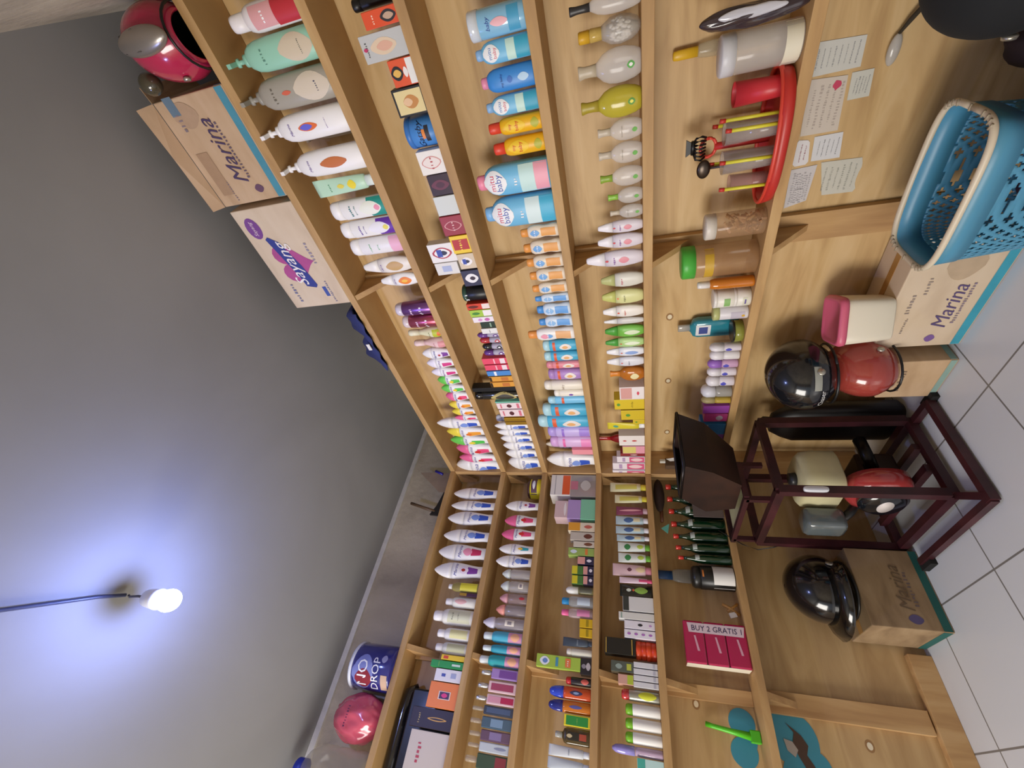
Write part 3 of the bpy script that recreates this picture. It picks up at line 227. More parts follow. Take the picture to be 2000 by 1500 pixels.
ITEMS = [
('R', 2, 'redwhite', 1.8989, 0.0272, 0.0549, 0.0384, 0.1935, 1.635, 'big white and red body wash bottle, right wall top shelf'),
('R', 2, 'mint', 1.8329, 0.0278, 0.0661, 0.0396, 0.2441, 1.635, 'mint green and beige pump lotion bottle, right wall top shelf'),
('R', 2, 'grey', 1.7548, 0.0301, 0.0735, 0.0441, 0.2677, 1.635, 'grey and beige pump lotion bottle, right wall top shelf'),
('R', 2, 'pumpB', 1.6751, 0.0284, 0.0681, 0.0409, 0.2656, 1.635, 'white pump lotion bottle, orange-blue fruit label, right wall top shelf'),
('R', 2, 'pumpO', 1.5815, 0.0285, 0.0683, 0.041, 0.2669, 1.635, 'white pump lotion bottle with brown leaf label, right wall top shelf'),
('R', 2, 'pumpW', 1.6259, 0.1249, 0.0204, 0.0122, 0.2139, 1.635, 'plain white pump bottle half hidden behind another, right wall top shelf'),
('R', 2, 'mtube', 1.5154, 0.0202, 0.0489, 0.0245, 0.2013, 1.635, 'mint green tube with yellow lemon print, right wall top shelf'),
('R', 2, 'teal', 1.442, 0.0263, 0.0611, 0.0366, 0.1894, 1.635, 'white shampoo bottle with teal shoulder ring, right wall top shelf'),
('R', 2, 'violet', 1.3796, 0.0246, 0.0552, 0.0331, 0.1894, 1.635, 'white shampoo bottle with purple foot, right wall top shelf'),
('R', 2, 'grn', 1.3187, 0.0256, 0.0588, 0.0353, 0.1878, 1.635, 'white bottle with green print and pink foot, right wall top shelf'),
('R', 2, 'cream', 1.2448, 0.0238, 0.0575, 0.0316, 0.1815, 1.635, 'cream lotion bottle with tan oval, right wall top shelf'),
('R', 2, 'orT', 1.1871, 0.0214, 0.0487, 0.0268, 0.1413, 1.635, 'white lotion bottle with orange fruit oval, right wall top shelf'),
('R', 2, 'purC', 1.0571, 0.0344, 0.0528, 0.0528, 0.1457, 1.635, 'metallic purple can with white lettering, right wall top shelf'),
('R', 2, 'redC', 0.9993, 0.0346, 0.0531, 0.0531, 0.1416, 1.635, 'rosy red can with white lettering, right wall top shelf'),
('R', 2, 'pinY', 0.9457, 0.032, 0.048, 0.048, 0.1422, 1.635, 'yellow-green bowling-pin shaped bottle, right wall top shelf'),
('R', 2, 'pinP', 0.8909, 0.0346, 0.0471, 0.0531, 0.1408, 1.635, 'pale pink bowling-pin shaped bottle, right wall top shelf'),
('R', 2, 'mwV', 0.8398, 0.027, 0.0528, 0.0381, 0.1283, 1.635, 'white teardrop lotion bottle with violet label, right wall top shelf'),
('R', 2, 'mwM', 0.7863, 0.0268, 0.0518, 0.0376, 0.1294, 1.635, 'white teardrop lotion bottle with magenta foot, right wall top shelf, second from the corner'),
('R', 2, 'mwM', 0.7361, 0.0253, 0.0462, 0.0345, 0.1269, 1.635, 'white teardrop lotion bottle with magenta foot, right wall top shelf, first from the corner'),
('R', 2, 'mcG', 0.6856, 0.0272, 0.0525, 0.0383, 0.1185, 1.635, 'small lotion bottle with green cap and label, right wall top shelf, third from the corner'),
('R', 2, 'mcG', 0.6346, 0.0254, 0.0471, 0.0348, 0.1195, 1.635, 'small lotion bottle with green cap and label, right wall top shelf, second from the corner'),
('R', 2, 'mcP', 0.581, 0.0288, 0.0576, 0.0415, 0.1183, 1.635, 'lotion bottle with pink cap and strawberry label, right wall top shelf, fourth from the corner'),
('R', 2, 'mcY', 0.526, 0.0269, 0.0501, 0.0378, 0.1217, 1.635, 'small lotion bottle with yellow cap, orange label, right wall top shelf, third from the corner'),
('R', 2, 'mcY', 0.4778, 0.0248, 0.0438, 0.0335, 0.1227, 1.635, 'small lotion bottle with yellow cap, orange label, right wall top shelf, second from the corner'),
('R', 2, 'mcP', 0.4389, 0.0195, 0.0317, 0.0229, 0.1209, 1.635, 'lotion bottle with pink cap and strawberry label, right wall top shelf, third from the corner'),
('R', 2, 'mwB', 0.3878, 0.0304, 0.0679, 0.0447, 0.2343, 1.635, 'white teardrop lotion bottle with blue label, right wall top shelf, second from the corner'),
('R', 2, 'mcY', 0.318, 0.033, 0.0694, 0.05, 0.2078, 1.635, 'small lotion bottle with yellow cap, orange label, right wall top shelf, first from the corner'),
('R', 2, 'mcG', 0.2479, 0.0325, 0.0684, 0.049, 0.2122, 1.635, 'small lotion bottle with green cap and label, right wall top shelf, first from the corner'),
('R', 2, 'mcP', 0.1695, 0.039, 0.086, 0.0621, 0.208, 1.635, 'lotion bottle with pink cap and strawberry label, right wall top shelf, second from the corner'),
('R', 2, 'mcP', 0.0932, 0.0314, 0.0641, 0.0469, 0.2143, 1.635, 'lotion bottle with pink cap and strawberry label, right wall top shelf, first from the corner'),
('R', 2, 'mwB', -0.0029, 0.0463, 0.1256, 0.0766, 0.2664, 1.635, 'white teardrop lotion bottle with blue label, right wall top shelf, first from the corner'),
('R', 3, 'potB', 1.8668, 0.05, 0.024, 0.024, 0.1117, 1.413, 'black round jar half behind orange box, right wall second shelf'),
('R', 3, 'orPk', 1.8379, 0.0142, 0.0312, 0.0125, 0.0846, 1.413, 'orange hair colour box with a portrait, right wall second shelf'),
('R', 3, 'faceS', 1.7905, 0.0198, 0.0523, 0.0235, 0.1121, 1.413, 'silver box with a blonde portrait, right wall second shelf'),
('R', 3, 'faceO', 1.7346, 0.0214, 0.0536, 0.0268, 0.0634, 1.413, 'orange box with dark-haired portrait, right wall second shelf'),
('R', 3, 'tanK', 1.6753, 0.0231, 0.0603, 0.0301, 0.0801, 1.413, 'black-framed box with tan portrait, right wall second shelf'),
('R', 3, 'pomd', 1.6008, 0.0465, 0.0754, 0.0771, 0.0835, 1.413, 'blue round hair gel tub, right wall second shelf'),
('R', 3, 'wOv', 1.5318, 0.0234, 0.06, 0.0308, 0.0732, 1.413, 'white soap box with red oval crest, right wall second shelf'),
('R', 3, 'dPu', 1.4713, 0.0221, 0.0564, 0.0282, 0.0657, 1.413, 'dark maroon soap box with hexagon crest, right wall second shelf'),
('R', 3, 'plW', 1.4123, 0.022, 0.0558, 0.0279, 0.0688, 1.413, 'plain pale grey soap box, right wall second shelf'),
('R', 3, 'dRd', 1.351, 0.0229, 0.0598, 0.0299, 0.0717, 1.413, 'dark red soap box with pale crest, right wall second shelf'),
('R', 3, 'yRd', 1.2885, 0.0227, 0.0587, 0.0294, 0.0629, 1.413, 'red and yellow striped balm box, right wall second shelf'),
('R', 3, 'wOb', 1.2687, 0.0239, 0.0635, 0.0317, 0.087, 1.4708, 'white box with red and blue oval emblem, right wall second shelf'),
('R', 3, 'tOb', 1.2297, 0.0213, 0.0532, 0.0266, 0.0578, 1.413, 'beige box with blue oval emblem, right wall second shelf'),
('R', 3, 'gWb', 1.2127, 0.0187, 0.0429, 0.0215, 0.0786, 1.477, 'grey-white box with pale blue stripe, right wall second shelf'),
('R', 3, 'nOb', 1.1674, 0.0227, 0.0586, 0.0293, 0.064, 1.413, 'navy box with white oval emblem, right wall second shelf'),
('R', 3, 'blJ', 1.0961, 0.0374, 0.0575, 0.0589, 0.0869, 1.413, 'black jar with white-lettered green lid band, right wall second shelf'),
('R', 3, 'orB', 1.0538, 0.0255, 0.0248, 0.035, 0.0855, 1.413, 'small orange-red box with portraits, right wall second shelf'),
('R', 3, 'liB', 1.0246, 0.0255, 0.0291, 0.035, 0.0831, 1.413, 'small lime and white box, right wall second shelf'),
('R', 3, 'pkB', 0.9963, 0.0255, 0.023, 0.035, 0.0799, 1.413, 'small white box with pink flowers, right wall second shelf'),
('R', 3, 'dgB', 0.9707, 0.0255, 0.0235, 0.035, 0.0578, 1.413, 'small dark green box, right wall second shelf'),
('R', 3, 'whB', 0.9424, 0.0255, 0.0234, 0.035, 0.062, 1.413, 'small plain white box, right wall second shelf'),
('R', 3, 'swV', 0.9187, 0.0191, 0.0215, 0.0222, 0.0874, 1.413, 'small glass bottle with violet cap and swirls, right wall second shelf, second from the corner'),
('R', 3, 'swR', 0.8917, 0.0206, 0.0252, 0.0252, 0.0856, 1.413, 'small glass bottle with red cap and swirls, right wall second shelf'),
('R', 3, 'swK', 0.8607, 0.021, 0.0259, 0.0259, 0.0842, 1.413, 'small glass bottle with black cap and swirls, right wall second shelf'),
('R', 3, 'swV', 0.8288, 0.0213, 0.0266, 0.0266, 0.087, 1.413, 'small glass bottle with violet cap and swirls, right wall second shelf, first from the corner'),
('R', 3, 'pkS', 0.7913, 0.0255, 0.0302, 0.035, 0.1028, 1.413, 'thin pink striped box, right wall second shelf, second from the corner'),
('R', 3, 'pkS', 0.7564, 0.0255, 0.0283, 0.035, 0.1017, 1.413, 'thin pink striped box, right wall second shelf, first from the corner'),
('R', 3, 'blS', 0.7234, 0.0255, 0.0262, 0.035, 0.1021, 1.413, 'thin blue striped box, right wall second shelf'),
('R', 3, 'orS', 0.691, 0.0255, 0.0269, 0.035, 0.0999, 1.413, 'thin orange box with black tip, right wall second shelf, second from the corner'),
('R', 3, 'orS', 0.6578, 0.0255, 0.0276, 0.035, 0.1043, 1.413, 'thin orange box with black tip, right wall second shelf, first from the corner'),
('R', 3, 'blL', 0.6299, 0.0255, 0.0219, 0.035, 0.1928, 1.413, 'slim black case leaning at a spray can, right wall second shelf'),
('R', 3, 'blA', 0.5778, 0.0374, 0.0508, 0.0589, 0.2052, 1.413, 'black hair spray can with gold pattern, right wall second shelf'),
('R', 3, 'teS', 0.5477, 0.0255, 0.0069, 0.035, 0.1139, 1.413, 'thin teal box, right wall second shelf'),
('R', 3, 'pwB', 0.5222, 0.0255, 0.0374, 0.035, 0.1121, 1.413, 'pink-white box with dark lipstick stroke, right wall second shelf, second from the corner'),
('R', 3, 'pwB', 0.4727, 0.0263, 0.0459, 0.0367, 0.1105, 1.413, 'pink-white box with dark lipstick stroke, right wall second shelf, first from the corner'),
('R', 3, 'gdB', 0.4137, 0.0301, 0.0486, 0.0443, 0.1022, 1.413, 'shiny gold box, right wall second shelf'),
('R', 3, 'lbW', 0.3625, 0.074, 0.0457, 0.032, 0.1672, 1.413, 'pale blue-white bottle behind gold box, right wall second shelf'),
('R', 3, 'mwB', 0.3649, 0.0256, 0.0465, 0.0351, 0.1675, 1.413, 'white teardrop lotion bottle with blue label, right wall second shelf, sixth from the corner'),
('R', 3, 'mwB', 0.3174, 0.0246, 0.0461, 0.0333, 0.167, 1.413, 'white teardrop lotion bottle with blue label, right wall second shelf, fifth from the corner'),
('R', 3, 'mwB', 0.2652, 0.0268, 0.056, 0.0377, 0.1625, 1.413, 'white teardrop lotion bottle with blue label, right wall second shelf, fourth from the corner'),
('R', 3, 'mwB', 0.2037, 0.0293, 0.0646, 0.0426, 0.1654, 1.413, 'white teardrop lotion bottle with blue label, right wall second shelf, third from the corner'),
('R', 3, 'mwB', 0.135, 0.0302, 0.0704, 0.0445, 0.1682, 1.413, 'white teardrop lotion bottle with blue label, right wall second shelf, second from the corner'),
('R', 3, 'mwB', 0.041, 0.0389, 0.103, 0.0618, 0.1788, 1.413, 'white teardrop lotion bottle with blue label, right wall second shelf, first from the corner'),
('R', 4, 'jarW', 1.777, 0.0301, 0.0552, 0.0441, 0.1281, 1.14, 'big shrink-wrapped blue baby wipes tub with white lid, right wall third shelf'),
('R', 4, 'mitu', 1.7258, 0.0211, 0.0437, 0.0262, 0.1256, 1.14, 'light blue baby powder bottle with white shoulder, right wall third shelf, second from the corner'),
('R', 4, 'blueP', 1.6721, 0.0225, 0.0483, 0.029, 0.1277, 1.14, 'deep blue baby powder bottle with pink cap, right wall third shelf'),
('R', 4, 'mitu', 1.6214, 0.021, 0.0433, 0.026, 0.1285, 1.14, 'light blue baby powder bottle with white shoulder, right wall third shelf, first from the corner'),
('R', 4, 'yel', 1.5755, 0.0218, 0.0394, 0.0276, 0.1358, 1.14, 'yellow powder bottle with red cap, right wall third shelf, second from the corner'),
('R', 4, 'yel', 1.527, 0.0231, 0.0432, 0.0302, 0.1352, 1.14, 'yellow powder bottle with red cap, right wall third shelf, first from the corner'),
('R', 4, 'mituP', 1.4474, 0.0327, 0.0824, 0.0495, 0.2047, 1.14, 'big blue baby powder bottle with pink cap, right wall third shelf'),
('R', 4, 'mituB', 1.3563, 0.0342, 0.0874, 0.0524, 0.206, 1.14, 'big blue baby powder bottle with blue cap, right wall third shelf'),
('R', 4, 'colO', 1.2907, 0.0204, 0.0413, 0.0248, 0.1132, 1.14, 'waisted baby cologne with orange cap, right wall third shelf, fifth from the corner'),
('R', 4, 'colO', 1.2401, 0.0216, 0.0454, 0.0272, 0.1144, 1.14, 'waisted baby cologne with orange cap, right wall third shelf, fourth from the corner'),
('R', 4, 'colO', 1.1903, 0.0213, 0.0443, 0.0266, 0.1147, 1.14, 'waisted baby cologne with orange cap, right wall third shelf, third from the corner'),
('R', 4, 'colO', 1.142, 0.0214, 0.0448, 0.0269, 0.1143, 1.14, 'waisted baby cologne with orange cap, right wall third shelf, second from the corner'),
('R', 4, 'colO', 1.094, 0.0203, 0.0411, 0.0247, 0.1149, 1.14, 'waisted baby cologne with orange cap, right wall third shelf, first from the corner'),
('R', 4, 'colB', 1.0549, 0.0178, 0.0326, 0.0195, 0.1132, 1.14, 'waisted baby cologne with blue cap, right wall third shelf, third from the corner'),
('R', 4, 'colB', 1.0064, 0.0227, 0.0491, 0.0295, 0.1157, 1.14, 'waisted baby cologne with blue cap, right wall third shelf, second from the corner'),
('R', 4, 'colB', 0.9538, 0.0215, 0.0449, 0.0269, 0.1178, 1.14, 'waisted baby cologne with blue cap, right wall third shelf, first from the corner'),
('R', 4, 'colW', 0.8962, 0.0257, 0.0545, 0.0354, 0.1689, 1.14, 'taller rounded white bottle with orange cap and print, right wall third shelf'),
('R', 4, 'rgB', 0.8393, 0.0255, 0.0499, 0.0349, 0.1252, 1.14, 'blue baby shampoo bottle with orange band, right wall third shelf, fourth from the corner'),
('R', 4, 'rgB', 0.7871, 0.0245, 0.0463, 0.0329, 0.1282, 1.14, 'blue baby shampoo bottle with orange band, right wall third shelf, third from the corner'),
('R', 4, 'rgP', 0.7441, 0.0213, 0.0372, 0.0265, 0.127, 1.14, 'pink baby shampoo bottle with orange band, right wall third shelf'),
('R', 4, 'rgV', 0.688, 0.0279, 0.0568, 0.0398, 0.1288, 1.14, 'lilac baby shampoo bottle with orange band, right wall third shelf'),
('R', 4, 'crC', 0.6252, 0.0283, 0.0504, 0.0407, 0.1563, 1.14, 'cream cylinder bottle, right wall third shelf'),
('R', 4, 'crD', 0.5804, 0.0229, 0.0367, 0.0298, 0.1222, 1.14, 'cream bottle with violet dot, right wall third shelf'),
('R', 4, 'lbl', 0.5383, 0.0226, 0.0417, 0.0292, 0.155, 1.14, 'light blue bottle behind cream bottle, right wall third shelf'),
('R', 4, 'rgB', 0.4637, 0.0341, 0.0747, 0.0523, 0.1913, 1.14, 'blue baby shampoo bottle with orange band, right wall third shelf, second from the corner'),
('R', 4, 'rgB', 0.3848, 0.0345, 0.0753, 0.0529, 0.2264, 1.14, 'blue baby shampoo bottle with orange band, right wall third shelf, first from the corner'),
('R', 4, 'lav', 0.312, 0.0319, 0.068, 0.0479, 0.1932, 1.14, 'lavender bottle with purple band, right wall third shelf'),
('R', 4, 'lpk', 0.2301, 0.0362, 0.0766, 0.0564, 0.195, 1.14, 'lavender-pink bottle with pink foot, right wall third shelf'),
('R', 4, 'pkT', 0.1716, 0.0255, 0.0379, 0.035, 0.098, 1.14, 'short coral pink box, right wall third shelf'),
('R', 4, 'mwBh', 0.0962, 0.1125, 0.0617, 0.037, 0.2521, 1.14, 'white teardrop lotion bottle behind coral box, right wall third shelf'),
('R', 4, 'mwB', 0.0694, 0.0391, 0.1035, 0.0621, 0.2417, 1.14, 'white teardrop lotion bottle with blue label, right wall third shelf'),
('R', 5, 'cl0', 1.758, 0.0201, 0.0404, 0.0242, 0.1433, 0.906, 'large milky clear bottle at shelf end, right wall fourth shelf'),
('R', 5, 'ball', 1.7089, 0.0338, 0.0516, 0.0516, 0.1303, 0.906, 'globe jar of cotton buds with yellow cap, right wall fourth shelf'),
('R', 5, 'clB', 1.6466, 0.0283, 0.0677, 0.0406, 0.137, 0.906, 'large clear bottle with green emblem, right wall fourth shelf'),
('R', 5, 'clY', 1.5761, 0.0277, 0.0657, 0.0394, 0.1376, 0.906, 'large yellow translucent bottle, right wall fourth shelf'),
('R', 5, 'clS', 1.517, 0.0227, 0.0489, 0.0293, 0.1035, 0.906, 'small clear bottle with clear cap, right wall fourth shelf, third from the corner'),
('R', 5, 'clS', 1.464, 0.023, 0.0501, 0.0301, 0.1052, 0.906, 'small clear bottle with clear cap, right wall fourth shelf, second from the corner'),
('R', 5, 'clG', 1.4064, 0.023, 0.0501, 0.03, 0.1057, 0.906, 'small clear bottle with green cap, right wall fourth shelf'),
('R', 5, 'clE', 1.3559, 0.0207, 0.0424, 0.0254, 0.089, 0.906, 'tiny clear bottle with lime cap, right wall fourth shelf'),
('R', 5, 'clS', 1.3124, 0.0192, 0.0374, 0.0225, 0.0861, 0.906, 'small clear bottle with clear cap, right wall fourth shelf, first from the corner'),
('R', 5, 'peR', 1.2723, 0.0184, 0.0377, 0.0207, 0.123, 0.906, 'pearly lotion bottle with red flower, right wall fourth shelf, third from the corner'),
('R', 5, 'peR', 1.2271, 0.0202, 0.0445, 0.0245, 0.1267, 0.906, 'pearly lotion bottle with red flower, right wall fourth shelf, second from the corner'),
('R', 5, 'peR', 1.1697, 0.0229, 0.0543, 0.0299, 0.1654, 0.906, 'pearly lotion bottle with red flower, right wall fourth shelf, first from the corner'),
('R', 5, 'peG', 1.0942, 0.0222, 0.0515, 0.0283, 0.1277, 0.906, 'pearly bottle with olive tip, right wall fourth shelf'),
('R', 5, 'peY', 1.0308, 0.0231, 0.055, 0.0303, 0.1292, 0.906, 'pale yellow-green spindle bottle, right wall fourth shelf'),
('R', 5, 'peW', 0.9731, 0.0212, 0.0471, 0.0263, 0.13, 0.906, 'white spindle bottle with red print, right wall fourth shelf'),
('R', 5, 'peN', 0.9358, 0.0151, 0.0251, 0.0142, 0.1292, 0.906, 'slim grey-white spindle bottle, right wall fourth shelf'),
('R', 5, 'peD', 0.8871, 0.0223, 0.0521, 0.0286, 0.1291, 0.906, 'bright green spindle bottle, right wall fourth shelf'),
('R', 5, 'peL', 0.8373, 0.0197, 0.0427, 0.0235, 0.1307, 0.906, 'pale green spindle bottle with green tip, right wall fourth shelf'),
('R', 5, 'peU', 0.7927, 0.0196, 0.042, 0.0231, 0.13, 0.906, 'white spindle bottle with blue streak, right wall fourth shelf'),
('R', 5, 'peZ', 0.7422, 0.0208, 0.0466, 0.0256, 0.1315, 0.906, 'silvery white spindle bottle near orange bottle, right wall fourth shelf'),
('R', 5, 'orC', 0.6693, 0.0295, 0.0716, 0.043, 0.1246, 0.906, 'round orange glass bottle with orange cap, right wall fourth shelf'),
('R', 5, 'wpk', 0.5759, 0.0366, 0.0715, 0.0572, 0.094, 0.906, 'white and pink round pack, right wall fourth shelf'),
('R', 5, 'yeB', 0.5094, 0.0319, 0.0598, 0.0478, 0.1176, 0.906, 'yellow cream box, right wall fourth shelf'),
('R', 5, 'yeb', 0.4408, 0.0333, 0.0612, 0.0505, 0.0939, 0.906, 'small yellow cream box, right wall fourth shelf, second from the corner'),
('R', 5, 'yeb', 0.3949, 0.0255, 0.0282, 0.035, 0.0472, 0.906, 'small yellow cream box, right wall fourth shelf, first from the corner'),
('R', 5, 'yeT', 0.357, 0.0195, 0.0453, 0.0231, 0.1542, 0.906, 'yellow cream tube on white cap, right wall fourth shelf'),
('R', 5, 'whR', 0.2609, 0.0369, 0.0723, 0.0578, 0.1104, 0.906, 'white box with small red marks, right wall fourth shelf'),
('R', 5, 'rdH', 0.1414, 0.1112, 0.0659, 0.0396, 0.2192, 0.906, 'dark red perfume bottle with red cap, right wall fourth shelf'),
('R', 5, 'pyB', 0.19, 0.0304, 0.0561, 0.0449, 0.0976, 0.906, 'short pink and yellow box, right wall fourth shelf'),
('R', 5, 'drB', 0.1506, 0.0255, 0.0206, 0.035, 0.1086, 0.906, 'dark red slim box with white stroke, right wall fourth shelf'),
('R', 5, 'pwF', 0.1111, 0.0266, 0.0466, 0.0373, 0.1269, 0.906, 'white box with pink foot and face print, right wall fourth shelf, third from the corner'),
('R', 5, 'pwF', 0.0533, 0.0292, 0.0529, 0.0423, 0.1492, 0.906, 'white box with pink foot and face print, right wall fourth shelf, second from the corner'),
('R', 5, 'pwF', -0.0112, 0.0301, 0.0552, 0.0442, 0.1528, 0.906, 'white box with pink foot and face print, right wall fourth shelf, first from the corner'),
('R', 6, 'bagK', 1.6802, 0.0237, 0.0392, 0.0314, 0.2092, 0.59, 'dark plastic bag at the shelf end, right wall lowest shelf'),
('R', 6, 'tubC', 1.6151, 0.043, 0.0779, 0.0701, 0.1526, 0.59, 'large clear plastic jar with milky white base, right wall lowest shelf'),
('R', 6, 'bYc', 1.6201, 0.1213, 0.0325, 0.0195, 0.2403, 0.59, 'clear bottle with yellow cap behind large jar, right wall lowest shelf'),
('R', 6, 'woJ', 1.2229, 0.0393, 0.0696, 0.0626, 0.1495, 0.59, 'clear jar of brown wood shavings, right wall lowest shelf'),
('R', 6, 'grJ', 1.1066, 0.0546, 0.0961, 0.0932, 0.2036, 0.59, 'clear honey-coloured jar with knobbed green lid, right wall lowest shelf'),
('R', 6, 'orT2', 1.0406, 0.0264, 0.0334, 0.0368, 0.1564, 0.59, 'orange liquid bottle with white cap, right wall lowest shelf'),
('R', 6, 'wJr', 0.9776, 0.0376, 0.0582, 0.0593, 0.0472, 0.59, 'white ribbed jar with purple-green print, right wall lowest shelf'),
('R', 6, 'wJt', 0.9773, 0.0376, 0.0588, 0.0593, 0.0576, 0.6372, 'white ribbed jar stacked on another, right wall lowest shelf'),
('R', 6, 'yWt', 0.9243, 0.0289, 0.0449, 0.0418, 0.101, 0.59, 'white jar with pale green lid lying against jars, right wall lowest shelf'),
('R', 6, 'oliv', 0.8318, 0.044, 0.0733, 0.072, 0.0321, 0.59, 'squat olive-green glass jar with black lid, right wall lowest shelf'),
('R', 6, 'mouth', 0.805, 0.1098, 0.0772, 0.0425, 0.1928, 0.59, 'teal blue mouthwash bottle with grey cap, right wall lowest shelf'),
('R', 6, 'roW', 0.7798, 0.0254, 0.0282, 0.0348, 0.0975, 0.59, 'white roll-on deodorant with blue dot, right wall lowest shelf, third from the corner'),
('R', 6, 'roS', 0.7422, 0.0261, 0.0362, 0.0362, 0.0937, 0.59, 'plain white roll-on deodorant, right wall lowest shelf'),
('R', 6, 'roP', 0.7022, 0.0255, 0.0351, 0.0351, 0.0968, 0.59, 'violet-capped roll-on deodorant with blue dot, right wall lowest shelf'),
('R', 6, 'roW', 0.6607, 0.0262, 0.0364, 0.0364, 0.0947, 0.59, 'white roll-on deodorant with blue dot, right wall lowest shelf, second from the corner'),
('R', 6, 'roW', 0.6089, 0.0298, 0.0436, 0.0436, 0.0932, 0.59, 'white roll-on deodorant with blue dot, right wall lowest shelf, first from the corner'),
('R', 6, 'roC', 0.5474, 0.0353, 0.0508, 0.0547, 0.1051, 0.59, 'roll-on deodorant with clear body and white cap, right wall lowest shelf'),
('R', 6, 'roY', 0.5063, 0.0244, 0.0289, 0.0327, 0.1018, 0.59, 'roll-on deodorant with dull yellow bands, right wall lowest shelf'),
('R', 6, 'boV', 0.4629, 0.0255, 0.0433, 0.035, 0.0942, 0.59, 'shiny violet soap box, right wall lowest shelf'),
('R', 6, 'boP', 0.4117, 0.026, 0.0451, 0.0361, 0.086, 0.59, 'pink soap box with silver patch, right wall lowest shelf'),
('R', 6, 'boB', 0.3368, 0.0353, 0.0683, 0.0547, 0.0944, 0.59, 'blue soap box with pale top, right wall lowest shelf'),
('R', 6, 'boU', 0.2726, 0.031, 0.0575, 0.046, 0.09, 0.59, 'purple soap box at the row end, right wall lowest shelf'),
('L', 2, 'mwB', 0.1182, 0.0241, 0.0645, 0.0322, 0.2459, 1.635, 'white teardrop lotion bottle with blue label, left wall top shelf, first from the corner'),
('L', 2, 'mwB', 0.1882, 0.022, 0.0561, 0.0281, 0.2411, 1.635, 'white teardrop lotion bottle with blue label, left wall top shelf, second from the corner'),
('L', 2, 'mwB', 0.255, 0.0255, 0.07, 0.035, 0.244, 1.635, 'white teardrop lotion bottle with blue label, left wall top shelf, third from the corner'),
('L', 2, 'mwB', 0.347, 0.0245, 0.0659, 0.033, 0.2403, 1.635, 'white teardrop lotion bottle with blue label, left wall top shelf, fourth from the corner'),
('L', 2, 'mwP', 0.4272, 0.0272, 0.077, 0.0385, 0.2454, 1.635, 'white teardrop lotion bottle with pink label, left wall top shelf'),
('L', 2, 'mwV', 0.5117, 0.0262, 0.0726, 0.0363, 0.2412, 1.635, 'white teardrop lotion bottle with violet label, left wall top shelf'),
('L', 2, 'yBt', 0.5836, 0.0203, 0.0409, 0.0246, 0.1467, 1.635, 'clear bottle with yellow label and white cap, left wall top shelf'),
('L', 2, 'pBx', 0.6151, 0.0124, 0.0132, 0.0088, 0.0839, 1.635, 'small purple box behind yellow-labelled bottle, left wall top shelf'),
('L', 2, 'crP', 0.6448, 0.0262, 0.0439, 0.0364, 0.1445, 1.635, 'white powder bottle with pink patch, left wall top shelf'),
('L', 2, 'crL', 0.7027, 0.0334, 0.0635, 0.0508, 0.1864, 1.635, 'largest cream powder bottle with printed panel, left wall top shelf'),
('L', 2, 'crY', 0.7691, 0.0268, 0.0471, 0.0376, 0.1475, 1.635, 'white powder bottle with pale yellow panel, left wall top shelf'),
('L', 2, 'crG', 0.8201, 0.0254, 0.0434, 0.0347, 0.1411, 1.635, 'grey-white powder bottle with olive panel, left wall top shelf'),
('L', 2, 'yBx', 0.8542, 0.0255, 0.0176, 0.035, 0.1016, 1.635, 'yellow medicine box with red mark, left wall top shelf'),
('L', 2, 'gBx', 0.8786, 0.0255, 0.0242, 0.035, 0.1396, 1.635, 'green upright box, left wall top shelf'),
('L', 2, 'wBx', 0.9142, 0.0255, 0.0403, 0.035, 0.1109, 1.635, 'white box with small blue print, left wall top shelf'),
('L', 2, 'oBx', 0.9783, 0.0251, 0.0812, 0.0341, 0.1199, 1.635, 'bright orange square box with dark emblem, left wall top shelf'),
('L', 2, 'kBx', 1.0522, 0.0205, 0.0597, 0.0251, 0.1674, 1.635, 'black box with golden feather curl print, left wall top shelf'),
('L', 2, 'cBx', 1.1463, 0.0321, 0.1148, 0.0482, 0.1523, 1.635, 'beige flat carton with red print, left wall top shelf'),
('L', 3, 'yCn', 0.0633, 0.0598, 0.1037, 0.1037, 0.0748, 1.413, 'small yellow and dark can, left wall second shelf'),
('L', 3, 'mwV', 0.1799, 0.0217, 0.0547, 0.0273, 0.1708, 1.413, 'white teardrop lotion bottle with violet label, left wall second shelf'),
('L', 3, 'mcP', 0.2579, 0.023, 0.0598, 0.0299, 0.1631, 1.413, 'lotion bottle with pink cap and strawberry label, left wall second shelf, first from the corner'),
('L', 3, 'mcP', 0.3268, 0.0223, 0.0571, 0.0286, 0.1664, 1.413, 'lotion bottle with pink cap and strawberry label, left wall second shelf, second from the corner'),
('L', 3, 'mwT', 0.398, 0.0204, 0.0497, 0.0248, 0.1659, 1.413, 'white teardrop lotion bottle with teal label, left wall second shelf'),
('L', 3, 'mwB', 0.4542, 0.0216, 0.0546, 0.0273, 0.1707, 1.413, 'white teardrop lotion bottle with blue label, left wall second shelf'),
('L', 3, 'dmG', 0.508, 0.0247, 0.0416, 0.0333, 0.1302, 1.413, 'clear mist bottle with pale cap, left wall second shelf'),
('L', 3, 'dmL', 0.56, 0.0266, 0.0465, 0.0372, 0.1286, 1.413, 'clear mist bottle with pale cap and barcode sticker, left wall second shelf'),
('L', 3, 'dmP', 0.6104, 0.0243, 0.0407, 0.0325, 0.1237, 1.413, 'pink-capped mist bottle with red mark, left wall second shelf'),
('L', 3, 'dmS', 0.6561, 0.0253, 0.0432, 0.0346, 0.1316, 1.413, 'clear mist bottle with salmon cap, left wall second shelf'),
('L', 3, 'dmT', 0.7079, 0.0261, 0.0453, 0.0363, 0.1786, 1.413, 'tall clear mist bottle with price sticker, left wall second shelf'),
('L', 3, 'flB', 0.7576, 0.0276, 0.0436, 0.0393, 0.1664, 1.413, 'blue powder bottle with floral foot, left wall second shelf'),
